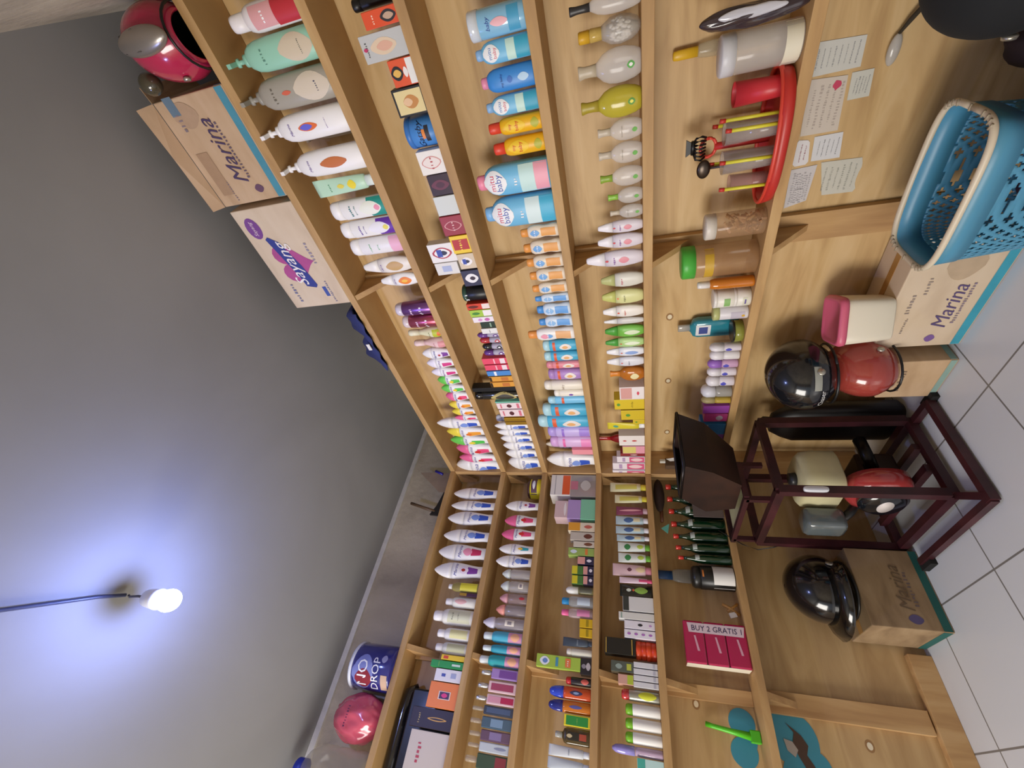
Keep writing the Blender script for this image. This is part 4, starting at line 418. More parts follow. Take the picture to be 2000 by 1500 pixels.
('L', 3, 'flT', 0.8016, 0.0222, 0.0316, 0.0284, 0.1601, 1.413, 'turquoise powder bottle with floral foot, left wall second shelf'),
('L', 3, 'flW', 0.8413, 0.0271, 0.0425, 0.0383, 0.1661, 1.413, 'wider teal powder bottle with pink floral foot, left wall second shelf'),
('L', 3, 'pfV', 0.8844, 0.0183, 0.0344, 0.0206, 0.1458, 1.413, 'purple perfume box bottle with silver top, left wall second shelf'),
('L', 3, 'pfP', 0.9261, 0.0189, 0.0363, 0.0218, 0.1516, 1.413, 'pale pink perfume bottle with silver cap, left wall second shelf'),
('L', 3, 'pfR', 0.9651, 0.0176, 0.0321, 0.0192, 0.1509, 1.413, 'pale pink perfume bottle, raspberry panel, silver cap, left wall second shelf'),
('L', 3, 'pfD', 0.9977, 0.016, 0.0267, 0.016, 0.1573, 1.413, 'dark blue perfume bottle with clear cap, left wall second shelf'),
('L', 3, 'pfB', 1.0333, 0.0179, 0.0331, 0.0199, 0.1578, 1.413, 'steel blue perfume bottle with clear cap, left wall second shelf'),
('L', 3, 'pfM', 1.0695, 0.0172, 0.0307, 0.0184, 0.1531, 1.413, 'mauve perfume bottle with clear cap, left wall second shelf'),
('L', 3, 'pfW', 1.1011, 0.0161, 0.0271, 0.0162, 0.1511, 1.413, 'pale grey perfume bottle with clear cap, left wall second shelf'),
('L', 3, 'pfG', 1.1388, 0.0202, 0.0406, 0.0244, 0.153, 1.413, 'green and red perfume bottle at frame edge, left wall second shelf'),
('L', 4, 'gPk', 0.0648, 0.0559, 0.1197, 0.0957, 0.1236, 1.14, 'clear grey plastic pack with pink corner, left wall third shelf'),
('L', 4, 'oWb', 0.0634, 0.0536, 0.114, 0.0912, 0.0993, 1.2636, 'white and orange striped box on clear pack, left wall third shelf'),
('L', 4, 'mnB', 0.1905, 0.0489, 0.1023, 0.0819, 0.0686, 1.14, 'mint green square box, lowest of its stack, left wall third shelf'),
('L', 4, 'puB', 0.1916, 0.0468, 0.097, 0.0776, 0.0613, 1.2086, 'lilac square box on mint box, left wall third shelf'),
('L', 4, 'pkC', 0.194, 0.0425, 0.0863, 0.069, 0.0617, 1.2699, 'clear pink pack on lilac box, left wall third shelf'),
('L', 4, 'yFl', 0.2788, 0.0255, 0.0418, 0.035, 0.1216, 1.14, 'yellow and floral box, left wall third shelf'),
('L', 4, 'gFl', 0.3236, 0.0255, 0.0382, 0.035, 0.1093, 1.14, 'greyish box with brown flower, left wall third shelf'),
('L', 4, 'cFl', 0.3602, 0.0255, 0.0256, 0.035, 0.0932, 1.14, 'cream box with brown flower, shorter, left wall third shelf'),
('L', 4, 'gSt', 0.3946, 0.0255, 0.034, 0.035, 0.1142, 1.14, 'lime box with white seal and orange stripe, left wall third shelf'),
('L', 4, 'nPk', 0.4327, 0.0255, 0.0331, 0.035, 0.0712, 1.14, 'navy and pink box with moon print, left wall third shelf'),
('L', 4, 'nPl', 0.474, 0.0255, 0.0364, 0.035, 0.0451, 1.14, 'navy and pink box under a green-yellow box, left wall third shelf, first from the corner'),
('L', 4, 'ygB', 0.474, 0.0255, 0.0364, 0.035, 0.0485, 1.1851, 'green and yellow box stacked on top, left wall third shelf, first from the corner'),
('L', 4, 'nPl', 0.5141, 0.0255, 0.0354, 0.035, 0.0435, 1.14, 'navy and pink box under a green-yellow box, left wall third shelf, second from the corner'),
('L', 4, 'ygB', 0.5141, 0.0255, 0.0354, 0.035, 0.0478, 1.1835, 'green and yellow box stacked on top, left wall third shelf, second from the corner'),
('L', 4, 'smW', 0.5543, 0.0216, 0.0302, 0.0272, 0.1144, 1.14, 'small bottle with white cap and dark label, left wall third shelf'),
('L', 4, 'smB', 0.5984, 0.023, 0.0429, 0.03, 0.1287, 1.14, 'clear bottle with round blue cap, left wall third shelf'),
('L', 4, 'smP', 0.6423, 0.0205, 0.0358, 0.025, 0.1271, 1.14, 'clear bottle with round pink cap, left wall third shelf'),
('L', 4, 'yel2', 0.6781, 0.0255, 0.0312, 0.035, 0.0511, 1.14, 'small yellow glossy box, left wall third shelf, first from the corner'),
('L', 4, 'yel2', 0.7125, 0.0255, 0.0303, 0.035, 0.0496, 1.14, 'small yellow glossy box, left wall third shelf, second from the corner'),
('L', 4, 'nTb', 0.7471, 0.0158, 0.0311, 0.0155, 0.1125, 1.14, 'grey-navy standing tube, left wall third shelf'),
('L', 4, 'cTb', 0.7806, 0.0188, 0.0269, 0.0215, 0.0967, 1.14, 'cream white slim bottle on its foot, left wall third shelf'),
('L', 4, 'bFl', 0.8232, 0.0289, 0.0521, 0.0417, 0.0411, 1.14, 'black floral box under a lime box, left wall third shelf'),
('L', 4, 'lGr', 0.8203, 0.0186, 0.0423, 0.0211, 0.1677, 1.1811, 'long lime-green box lying on black box, left wall third shelf'),
('L', 4, 'rdK', 0.8717, 0.0212, 0.0265, 0.0265, 0.0928, 1.14, 'black can with red cap and lettering, left wall third shelf'),
('L', 4, 'soB', 0.9091, 0.0217, 0.0392, 0.0275, 0.1509, 1.14, 'orange bottle with bright blue cap, left wall third shelf'),
('L', 4, 'soD', 0.95, 0.0207, 0.0364, 0.0255, 0.1506, 1.14, 'amber-orange bottle with navy cap, left wall third shelf'),
('L', 4, 'gyB', 0.9881, 0.0255, 0.0324, 0.035, 0.0909, 1.14, 'green box with yellow border, left wall third shelf'),
('L', 4, 'olB', 1.0304, 0.0218, 0.046, 0.0276, 0.1196, 1.14, 'dark olive glass bottle with grey cap, left wall third shelf'),
('L', 4, 'slT', 1.0739, 0.0154, 0.0298, 0.0149, 0.1378, 1.14, 'silvery white tube, left wall third shelf'),
('L', 4, 'slU', 1.1064, 0.0155, 0.0301, 0.0151, 0.1381, 1.14, 'silvery tube cut by the frame edge, left wall third shelf'),
('L', 5, 'tbY', 0.0631, 0.0204, 0.0494, 0.0247, 0.166, 0.906, 'white and yellow face wash tube, left wall fourth shelf, first from the corner'),
('L', 5, 'tbY', 0.126, 0.0185, 0.0421, 0.0211, 0.1446, 0.906, 'white and yellow face wash tube, left wall fourth shelf, second from the corner'),
('L', 5, 'tbM', 0.1865, 0.0187, 0.043, 0.0215, 0.1382, 0.906, 'maroon tube with pink edge, left wall fourth shelf'),
('L', 5, 'tbB', 0.2339, 0.0184, 0.0416, 0.0208, 0.141, 0.906, 'pale blue tube with navy disc, left wall fourth shelf, first from the corner'),
('L', 5, 'tbB', 0.2803, 0.0169, 0.0355, 0.0177, 0.1414, 0.906, 'pale blue tube with navy disc, left wall fourth shelf, second from the corner'),
('L', 5, 'tbB', 0.3183, 0.0155, 0.0299, 0.015, 0.1373, 0.906, 'pale blue tube with navy disc, left wall fourth shelf, third from the corner'),
('L', 5, 'tbG', 0.3577, 0.0186, 0.0425, 0.0213, 0.1335, 0.906, 'white tube with green disc and green cap, left wall fourth shelf, first from the corner'),
('L', 5, 'tbG', 0.4041, 0.0183, 0.0411, 0.0205, 0.132, 0.906, 'white tube with green disc and green cap, left wall fourth shelf, second from the corner'),
('L', 5, 'tbP', 0.4551, 0.0205, 0.05, 0.025, 0.1561, 0.906, 'big pearly pink tube with round emblem, left wall fourth shelf'),
('L', 5, 'tbQ', 0.4985, 0.014, 0.0241, 0.0121, 0.129, 0.906, 'slim pink and white tube, left wall fourth shelf'),
('L', 5, 'pou', 0.5374, 0.0178, 0.0482, 0.0195, 0.1277, 0.906, 'black pouch with green leaf print, left wall fourth shelf'),
('L', 5, 'wBk', 0.5896, 0.0298, 0.0539, 0.0436, 0.1171, 0.906, 'white upright box with dark top, left wall fourth shelf'),
('L', 5, 'wHi', 0.6342, 0.0255, 0.0254, 0.035, 0.1336, 0.906, 'white box with green-grey edge, left wall fourth shelf'),
('L', 5, 'wBo', 0.6646, 0.0255, 0.0283, 0.035, 0.1127, 0.906, 'white box with black bow print, left wall fourth shelf'),
('L', 5, 'wDt', 0.6968, 0.0255, 0.0292, 0.035, 0.1135, 0.906, 'white box with four violet dots, left wall fourth shelf'),
('L', 5, 'tin', 0.7442, 0.0387, 0.0614, 0.0614, 0.037, 0.906, 'flat round orange tin, left wall fourth shelf, first from the corner'),
('L', 5, 'tin', 0.7442, 0.0387, 0.0614, 0.0614, 0.0369, 0.943, 'flat round orange tin, left wall fourth shelf, second from the corner'),
('L', 5, 'wSm', 0.7958, 0.0255, 0.0174, 0.035, 0.083, 0.906, 'small white-grey carton in a row of four, left wall fourth shelf, first from the corner'),
('L', 5, 'wSm', 0.8162, 0.0255, 0.0171, 0.035, 0.0838, 0.906, 'small white-grey carton in a row of four, left wall fourth shelf, second from the corner'),
('L', 5, 'wSm', 0.8362, 0.0255, 0.0168, 0.035, 0.0845, 0.906, 'small white-grey carton in a row of four, left wall fourth shelf, third from the corner'),
('L', 5, 'wSm', 0.8559, 0.0255, 0.0165, 0.035, 0.0853, 0.906, 'small white-grey carton in a row of four, left wall fourth shelf, fourth from the corner'),
('L', 5, 'dSv', 0.8075, 0.0255, 0.0344, 0.035, 0.0801, 0.9898, 'dark and silver pack on white cartons, left wall fourth shelf'),
('L', 5, 'pGr', 0.846, 0.0255, 0.0303, 0.035, 0.0534, 0.9913, 'pink and lime box on white cartons, left wall fourth shelf'),
('L', 5, 'rcY', 0.8878, 0.0237, 0.0349, 0.0315, 0.1285, 0.906, 'silver bottle with red cap and yellow label, left wall fourth shelf'),
('L', 5, 'gcW', 0.9294, 0.0226, 0.0364, 0.0291, 0.1154, 0.906, 'white tube bottle with lime-green cap, left wall fourth shelf, first from the corner'),
('L', 5, 'gcW', 0.9687, 0.0215, 0.0338, 0.027, 0.1164, 0.906, 'white tube bottle with lime-green cap, left wall fourth shelf, second from the corner'),
('L', 5, 'gcW', 1.0059, 0.021, 0.0326, 0.0261, 0.1173, 0.906, 'white tube bottle with lime-green cap, left wall fourth shelf, third from the corner'),
('L', 5, 'puR', 1.0393, 0.0212, 0.0265, 0.0265, 0.1611, 0.906, 'lilac cylinder leaning beside teal box, left wall fourth shelf'),
('L', 5, 'teB', 1.0683, 0.0255, 0.027, 0.035, 0.082, 0.906, 'teal and white box at frame edge, left wall fourth shelf'),
('L', 5, 'bkG', 0.7429, 0.0299, 0.0547, 0.0437, 0.113, 0.9799, 'black box with gold edges, left wall fourth shelf'),
('L', 6, 'wine', 0.0438, 0.0413, 0.0667, 0.0667, 0.2251, 0.59, 'dark green glass bottle with red cap, the left lowest shelf, first from the corner'),
('L', 6, 'wine', 0.109, 0.0386, 0.0606, 0.0611, 0.2239, 0.59, 'dark green glass bottle with red cap, the left lowest shelf, second from the corner'),
('L', 6, 'wine', 0.1704, 0.0385, 0.0599, 0.061, 0.2225, 0.59, 'dark green glass bottle with red cap, the left lowest shelf, third from the corner'),
('L', 6, 'wine', 0.2316, 0.0384, 0.0602, 0.0607, 0.2171, 0.59, 'dark green glass bottle with red cap, the left lowest shelf, fourth from the corner'),
('L', 6, 'wine', 0.2896, 0.0337, 0.0514, 0.0514, 0.2142, 0.59, 'dark green glass bottle with red cap, the left lowest shelf, fifth from the corner'),
('L', 6, 'wine', 0.3399, 0.0317, 0.0473, 0.0473, 0.2087, 0.59, 'dark green glass bottle with red cap, the left lowest shelf, sixth from the corner'),
('L', 6, 'wine', 0.3842, 0.0288, 0.0389, 0.0415, 0.2033, 0.59, 'dark green glass bottle with red cap, the left lowest shelf, seventh from the corner'),
('L', 6, 'blkW', 0.4502, 0.0547, 0.0908, 0.0934, 0.1591, 0.59, 'black cylinder bottle with white paper band, left wall lowest shelf'),
('L', 6, 'clrW', 0.4277, 0.1172, 0.0569, 0.0276, 0.2936, 0.59, 'empty clear bottle with blue cap, left wall lowest shelf'),
]

# ---------------------------------------------------------------- materials
MC = {}
def lin(h):
    r = [int(h[i:i+2], 16)/255 for i in (0, 2, 4)]
    return tuple(c/12.92 if c <= .04045 else ((c+.055)/1.055)**2.4 for c in r) + (1,)
def mat(h, kind='plas'):
    k = (h, kind)
    if k in MC: return MC[k]
    m = bpy.data.materials.new(kind+'_'+h); m.use_nodes = True; nt = m.node_tree; b = nt.nodes['Principled BSDF']
    b.inputs['Base Color'].default_value = lin(h)
    r = {'plas': .38, 'gloss': .16, 'card': .7, 'metal': .3, 'clear': .12, 'tint': .12, 'dglass': .08, 'print': .45, 'cloth': .9, 'paint': .42, 'matte': .85}[kind]
    b.inputs['Roughness'].default_value = r
    if kind == 'metal': b.inputs['Metallic'].default_value = .75
    if kind == 'clear': b.inputs['Alpha'].default_value = .42
    if kind == 'tint': b.inputs['Alpha'].default_value = .78
    if kind in ('gloss', 'dglass'): b.inputs['Coat Weight'].default_value = .6
    if kind in ('cloth', 'matte', 'paint', 'card'):
        t = nt.nodes.new('ShaderNodeTexCoord'); n = nt.nodes.new('ShaderNodeTexNoise'); n.inputs['Scale'].default_value = 26 if kind != 'paint' else 12
        n.inputs['Detail'].default_value = 5
        mx = nt.nodes.new('ShaderNodeMix'); mx.data_type = 'RGBA'; mx.blend_type = 'MULTIPLY'; mx.inputs[0].default_value = .3
        cr = nt.nodes.new('ShaderNodeValToRGB'); cr.color_ramp.elements[0].position = .3; cr.color_ramp.elements[0].color = (.6, .6, .6, 1); cr.color_ramp.elements[1].position = .62
        nt.links.new(t.outputs['Object'], n.inputs['Vector']); nt.links.new(n.outputs['Fac'], cr.inputs[0])
        mx.inputs['A'].default_value = lin(h); nt.links.new(cr.outputs[0], mx.inputs['B']); nt.links.new(mx.outputs['Result'], b.inputs['Base Color'])
    MC[k] = m
    return m
def ramp_mat(name, stops, scale=(1, 1, 1), nscale=3, rough=.6, detail=8, dist=0, bump=0, bscale=40):
    m = bpy.data.materials.new(name); m.use_nodes = True; nt = m.node_tree; b = nt.nodes['Principled BSDF']; b.inputs['Roughness'].default_value = rough
    t = nt.nodes.new('ShaderNodeTexCoord'); mp = nt.nodes.new('ShaderNodeMapping'); mp.inputs['Scale'].default_value = scale
    n = nt.nodes.new('ShaderNodeTexNoise'); n.inputs['Scale'].default_value = nscale; n.inputs['Detail'].default_value = detail; n.inputs['Distortion'].default_value = dist
    cr = nt.nodes.new('ShaderNodeValToRGB'); e = cr.color_ramp.elements
    e[0].position, e[0].color = stops[0][0], lin(stops[0][1]); e[1].position, e[1].color = stops[-1][0], lin(stops[-1][1])
    for p, c in stops[1:-1]:
        x = e.new(p); x.color = lin(c)
    nt.links.new(t.outputs['Object'], mp.inputs[0]); nt.links.new(mp.outputs[0], n.inputs['Vector']); nt.links.new(n.outputs['Fac'], cr.inputs[0]); nt.links.new(cr.outputs[0], b.inputs['Base Color'])
    if bump:
        n2 = nt.nodes.new('ShaderNodeTexNoise'); n2.inputs['Scale'].default_value = bscale; n2.inputs['Detail'].default_value = 6
        bp = nt.nodes.new('ShaderNodeBump'); bp.inputs['Strength'].default_value = bump; bp.inputs['Distance'].default_value = .01
        nt.links.new(mp.outputs[0], n2.inputs['Vector']); nt.links.new(n2.outputs['Fac'], bp.inputs['Height']); nt.links.new(bp.outputs[0], b.inputs['Normal'])
    return m
WOOD_R = ramp_mat('plywood_right', [(.25, 'B08C5C'), (.5, 'CCAB78'), (.75, 'DABD8E')], (1, 1, 7), 2.2, .5, 9, 1.2)
WOOD_L = ramp_mat('plywood_left', [(.25, 'A88658'), (.5, 'C0A070'), (.75, 'D0B283')], (1, 1, 7), 2.2, .5, 9, 1.2)
BOARD = ramp_mat('sawn_board', [(.25, 'A07C50'), (.5, 'B8925E'), (.8, 'CAA874')], (1.2, 1.2, 8), 3, .6, 8, .5)
BATTEN = ramp_mat('batten_wood', [(.25, 'A47C50'), (.55, 'BE9866'), (.8, 'CDAB7C')], (8, 8, 1), 3, .65, 8, .4)
CARDD = ramp_mat('dusty_cardboard', [(.3, '7C6448'), (.5, '937A5A'), (.7, 'A08868')], (1, 1, 3), 6, .85, 8, .6)
WALL = ramp_mat('rough_cement', [(.2, '7A7060'), (.42, 'B4A890'), (.6, 'CCC0A6'), (.8, 'D8CEBA')], (1, 1, 1), 2.2, .9, 10, 1.2, .5, 30)
CEIL = ramp_mat('grey_ceiling_paint', [(.3, '8A8A88'), (.6, '969694'), (.8, '9C9C9A')], (1, 1, 1), 1.3, .75, 4, .5, .05, 12)
CARD = ramp_mat('brown_cardboard', [(.3, 'B0916F'), (.5, 'C2A482'), (.7, 'CCB090')], (1, 1, 3), 5, .8, 6, .2)
CARDL = ramp_mat('pale_cardboard', [(.3, 'C4AE94'), (.5, 'D2BEA4'), (.7, 'D8C6AE')], (1, 1, 3), 4, .75, 6, .2)
DWOOD = ramp_mat('dark_brown_metal', [(.3, '1C0E0A'), (.55, '2E180F'), (.8, '3C2114')], (1, 1, 1), 8, .5, 6, .4)
MAROON = ramp_mat('maroon_paint', [(.3, '2A1216'), (.55, '3E1A20'), (.8, '552A2E')], (1, 1, 1), 9, .42, 6, .3)
def tile_mat():
    m = bpy.data.materials.new('white_floor_tile'); m.use_nodes = True; nt = m.node_tree; b = nt.nodes['Principled BSDF']; b.inputs['Roughness'].default_value = .28
    t = nt.nodes.new('ShaderNodeTexCoord'); mp = nt.nodes.new('ShaderNodeMapping'); mp.inputs['Location'].default_value = (-.025, .17, 0)
    br = nt.nodes.new('ShaderNodeTexBrick'); br.offset = 0; br.squash = 1
    br.inputs['Scale'].default_value = 1; br.inputs['Brick Width'].default_value = .364; br.inputs['Row Height'].default_value = .364; br.inputs['Mortar Size'].default_value = .003; br.inputs['Mortar Smooth'].default_value = .3
    br.inputs['Color1'].default_value = lin('D2D6DE'); br.inputs['Color2'].default_value = lin('D6DAE0'); br.inputs['Mortar'].default_value = lin('7C7A78')
    nt.links.new(t.outputs['Object'], mp.inputs[0]); nt.links.new(mp.outputs[0], br.inputs['Vector']); nt.links.new(br.outputs['Color'], b.inputs['Base Color'])
    return m
def emis(h, s):
    m = bpy.data.materials.new('lamp_glow'); m.use_nodes = True; b = m.node_tree.nodes['Principled BSDF']
    b.inputs['Base Color'].default_value = (1, 1, 1, 1); b.inputs['Emission Color'].default_value = lin(h); b.inputs['Emission Strength'].default_value = s
    return m
# ---------------------------------------------------------------- mesh collector
class MB:
    def __init__(s): s.v = []; s.f = []; s.m = []; s.sm = []; s.mats = []
    def mi(s, m):
        if m not in s.mats: s.mats.append(m)
        return s.mats.index(m)
    def add(s, v, f, m, smooth=False, M=None):
        o = len(s.v); k = s.mi(m)
        s.v += [tuple(M @ Vector(p)) if M else tuple(p) for p in v]
        for q in f: s.f.append([i+o for i in q]); s.m.append(k); s.sm.append(smooth)
        return s
    def box(s, a, b, m, M=None):
        x0, y0, z0 = a; x1, y1, z1 = b
        v = [(x0, y0, z0), (x1, y0, z0), (x1, y1, z0), (x0, y1, z0), (x0, y0, z1), (x1, y0, z1), (x1, y1, z1), (x0, y1, z1)]
        return s.add(v, [(0, 3, 2, 1), (4, 5, 6, 7), (0, 1, 5, 4), (1, 2, 6, 5), (2, 3, 7, 6), (3, 0, 4, 7)], m, False, M)
    def prism(s, pts, off, m):           # closed polygon pts (3d) extruded by vector off
        n = len(pts); v = list(pts) + [tuple(p[i]+off[i] for i in range(3)) for p in pts]
        return s.add(v, [tuple(range(n))[::-1], tuple(range(n, 2*n))] + [(i, (i+1) % n, (i+1) % n+n, i+n) for i in range(n)], m)
    def lathe(s, prof, w, d, m, n=2.0, seg=24, z0=0, h=1, M=None, smooth=True, cap=True):
        v = []; f = []
        for z, r in prof:
            for i in range(seg):
                a = 2*math.pi*i/seg; c, q = math.cos(a), math.sin(a)
                v.append((math.copysign(abs(c)**(2/n), c)*w/2*r, math.copysign(abs(q)**(2/n), q)*d/2*r, z0+z*h))
        for j in range(len(prof)-1):
            for i in range(seg):
                k = (i+1) % seg; f.append((j*seg+i, j*seg+k, (j+1)*seg+k, (j+1)*seg+i))
        if cap: f.append(tuple(range(seg))[::-1]); f.append(tuple(range((len(prof)-1)*seg, len(prof)*seg)))
        return s.add(v, f, m, smooth, M)
    def tube(s, pts, r, m, seg=10, sq=False):
        pts = [Vector(p) for p in pts]; v = []; f = []
        if sq: seg = 4
        for i, p in enumerate(pts):
            t = (pts[min(i+1, len(pts)-1)]-pts[max(i-1, 0)]).normalized()
            up = Vector((0, 0, 1)) if abs(t.z) < .9 else Vector((0, 1, 0))
            a = t.cross(up).normalized(); b = t.cross(a).normalized()
            rr = r[i] if isinstance(r, (list, tuple)) else r
            for j in range(seg):
                g = 2*math.pi*j/seg+(math.pi/4 if sq else 0); v.append(p+(a*math.cos(g)+b*math.sin(g))*rr)
        for i in range(len(pts)-1):
            for j in range(seg):
                k = (j+1) % seg; f.append((i*seg+j, i*seg+k, (i+1)*seg+k, (i+1)*seg+j))
        f.append(tuple(range(seg))[::-1]); f.append(tuple(range((len(pts)-1)*seg, len(pts)*seg)))
        return s.add(v, f, m, not sq)
    def ell(s, c, r, m, seg=28, ring=16, z0=-1, z1=1, fn=None):
        v = []; f = []
        a0, a1 = math.asin(z0), math.asin(z1)
        for j in range(ring+1):
            p = a0+(a1-a0)*j/ring
            for i in range(seg):
                g = 2*math.pi*i/seg; q = (math.cos(p)*math.cos(g), math.cos(p)*math.sin(g), math.sin(p))
                if fn: q = fn(*q)
                v.append((c[0]+q[0]*r[0], c[1]+q[1]*r[1], c[2]+q[2]*r[2]))
        for j in range(ring):
            for i in range(seg):
                k = (i+1) % seg; f.append((j*seg+i, j*seg+k, (j+1)*seg+k, (j+1)*seg+i))
        return s.add(v, f, m, True)
    def build(s, name, parent=None, label=None, bevel=0, solid=0):
        me = bpy.data.meshes.new(name); me.from_pydata(s.v, [], s.f)
        for m in s.mats: me.materials.append(m)
        me.polygons.foreach_set('material_index', s.m); me.polygons.foreach_set('use_smooth', s.sm); me.update()
        o = bpy.data.objects.new(name, me); COL.objects.link(o)
        if parent: o.parent = parent
        if label: o['label'] = label
        if bevel:
            b = o.modifiers.new('bevel', 'BEVEL'); b.width = bevel; b.segments = 2; b.limit_method = 'ANGLE'
        if solid:
            b = o.modifiers.new('solid', 'SOLIDIFY'); b.thickness = solid; b.offset = -1
        return o
def thing(name, label, cat, loc=(0, 0, 0), rz=0, group=None, rot=None):
    o = bpy.data.objects.new(name, None); COL.objects.link(o); o.empty_display_size = .02
    o.location = loc; o.rotation_euler = rot or (0, 0, rz); o['label'] = label; o['category'] = cat
    if group: o['group'] = group
    return o
def tag(o, label, cat, group=None):
    o['label'] = label; o['category'] = cat
    if group: o['group'] = group
    return o
def struct(name, mb, **k):
    o = mb.build(name, **k); o['kind'] = 'structure'; return o
# ---------------------------------------------------------------- lettering
TC = {}
def text2d(t, shear=0):
    k = (t, shear)
    if k not in TC:
        c = bpy.data.curves.new('t', 'FONT'); c.body = t; c.shear = .35 if shear else 0; c.resolution_u = 2; c.offset = 0
        o = bpy.data.objects.new('t', c); COL.objects.link(o)
        me = o.evaluated_get(bpy.context.evaluated_depsgraph_get()).to_mesh()
        v = [(p.co.x, p.co.y) for p in me.vertices]; f = [tuple(q.vertices) for q in me.polygons]
        o.evaluated_get(bpy.context.evaluated_depsgraph_get()).to_mesh_clear()
        bpy.data.objects.remove(o); bpy.data.curves.remove(c)
        xs = [p[0] for p in v]; ys = [p[1] for p in v]; w = max(xs)-min(xs); cx = (max(xs)+min(xs))/2; cy = (max(ys)+min(ys))/2
        TC[k] = ([((x-cx)/w, (y-cy)/w) for x, y in v], f)
    return TC[k]
READ = {'Marina', 'mitu', 'baby', 'my', 'my baby', 'Gatsby', 'men'}
def squig(t):
    "illegible fine print: a row of small strokes"
    rnd = random.Random(t); v = []; f = []; x = -.5; n = max(3, len(t)); st = 1/n
    for i in range(n):
        w = st*rnd.uniform(.25, .7); h = st*rnd.uniform(.5, 1.05); y = rnd.uniform(-.15, .15)*st
        o = len(v); v += [(x, y-h/2), (x+w, y-h/2), (x+w, y+h/2), (x, y+h/2)]; f.append((o, o+1, o+2, o+3)); x += st
    return v, f
def put_text(mb, t, shear, width, cx, cz, surf, m, off, force=False):
    v, f = text2d(t, shear) if (t in READ or force) else squig(t)
    P = []
    for x, y in v:
        X, Z = cx+x*width, cz+y*width; q = surf(X, Z, off); P.append(q)
    mb.add(P, f, m)
# ---------------------------------------------------------------- bottles, tubes, boxes
PR = {
 'tear': (2.2, [(0, .64), (.02, .7), (.12, .68), (.22, .74), (.34, .86), (.46, .96), (.56, 1), (.62, 1)], [(.625, .99), (.7, .95), (.8, .8), (.88, .6), (.94, .38), (.98, .2), (1, .04)]),
 'can': (2, [(0, .95), (.015, 1), (.78, 1), (.8, .93)], [(.79, .95), (.93, .93), (.98, .8), (1, .5)]),
 'talc': (2, [(0, .93), (.02, 1), (.62, 1), (.7, .95), (.76, .8), (.78, .62)], [(.77, .66), (.95, .64), (.99, .58), (1, .4)]),
 'talcw': (2.3, [(0, .9), (.02, 1), (.6, 1), (.66, .96)], [(.655, .99), (.75, .97), (.88, .85), (.96, .62), (1, .3)]),
 'oval': (2.4, [(0, .93), (.02, 1), (.5, 1), (.62, 1.0), (.74, .96), (.82, .82), (.87, .6), (.885, .45)], [(.88, .5), (.98, .48), (1, .4)]),
 'cologne': (2.2, [(0, .88), (.02, 1), (.15, .99), (.28, .86), (.38, .84), (.5, .96), (.6, 1), (.72, .95), (.79, .76), (.81, .6)], [(.8, .63), (.97, .6), (1, .5)]),
 'egg': (2.1, [(0, .62), (.02, .7), (.1, .85), (.25, .98), (.38, 1), (.5, .93), (.6, .76), (.67, .5), (.71, .36)], [(.7, .38), (.8, .34), (.9, .34), (.98, .42), (1, .4)]),
 'pump': (2.4, [(0, .9), (.015, 1), (.5, 1), (.66, .96), (.74, .85), (.8, .6), (.82, .4)], [(.815, .42), (.86, .4), (.87, .16), (.93, .14), (.935, .3), (.965, .28), (.97, .1)]),
 'spind': (2.1, [(0, .6), (.02, .7), (.15, .88), (.32, 1), (.5, .98), (.66, .86)], [(.665, .84), (.8, .68), (.92, .48), (.98, .38), (1, .25)]),
 'pin': (2, [(0, .75), (.04, .85), (.18, 1), (.32, .98), (.48, .74), (.6, .52), (.7, .44)], [(.7, .5), (.95, .56), (1, .46)]),
 'rollon': (2, [(0, .92), (.02, 1), (.45, .97), (.54, .88)], [(.55, 1), (.82, 1), (.93, .82), (1, .35)]),
 'wine': (2, [(0, .95), (.02, 1), (.55, 1), (.64, .86), (.72, .55), (.8, .38), (.92, .34)], [(.9, .4), (.99, .4), (1, .36)]),
 'jar': (2, [(0, .95), (.02, 1), (.8, 1), (.84, .92)], [(.82, 1.02), (.98, 1.02), (1, .95)]),
 'tin': (2, [(0, .97), (.05, 1), (.5, 1)], [(.5, 1.03), (.92, 1.03), (1, .9)]),
 'dome': (2, [(0, .95), (.02, 1), (.64, 1), (.7, .82), (.72, .6)], [(.7, .66), (.73, .98), (.8, .95), (.88, .76), (.95, .45), (.97, .3), (1, .25)]),
 'flask': (3.4, [(0, .95), (.02, 1), (.66, 1), (.74, .86), (.78, .45), (.8, .36)], [(.79, .4), (.99, .4), (1, .34)]),
}
def rad(prof, z):
    for (a, r), (b, q) in zip(prof, prof[1:]):
        if a <= z <= b: return r+(q-r)*(z-a)/max(b-a, 1e-6)
    return prof[-1][1]
CAPN = {'tear': 'cap', 'jar': 'lid', 'tin': 'lid'}
def shape_poly(shape, z0, z1, hw):
    "grid of (u,z) rows for a printed patch; returns rows"
    R = 8 if shape != 'r' else 5; rows = []
    for j in range(R+1):
        t = j/R; z = z0+(z1-z0)*t
        if shape == 'o': k = math.sin(math.pi*min(max(t, .02), .98))**.6
        elif shape == 't': k = .62+.38*t**.7
        else: k = 1
        rows.append((z, hw*k))
    return rows
def patch(mb, shape, z0, z1, hw, surf, m, off):
    rows = shape_poly(shape, z0, z1, hw); n = 10; v = []; f = []
    for z, k in rows:
        for i in range(n+1): v.append(surf(-k+2*k*i/n, z, off))
    for j in range(len(rows)-1):
        for i in range(n): a = j*(n+1)+i; f.append((a, a+1, a+n+2, a+n+1))
    mb.add(v, f, m, True)
def desc_of(t): return t
def crump2(x, y, z):
    k = 1+.08*math.sin(5*x+6*z)+.06*math.sin(9*y-7*z)+.03*math.sin(19*x+9*z); return (x*k, y*k, z)
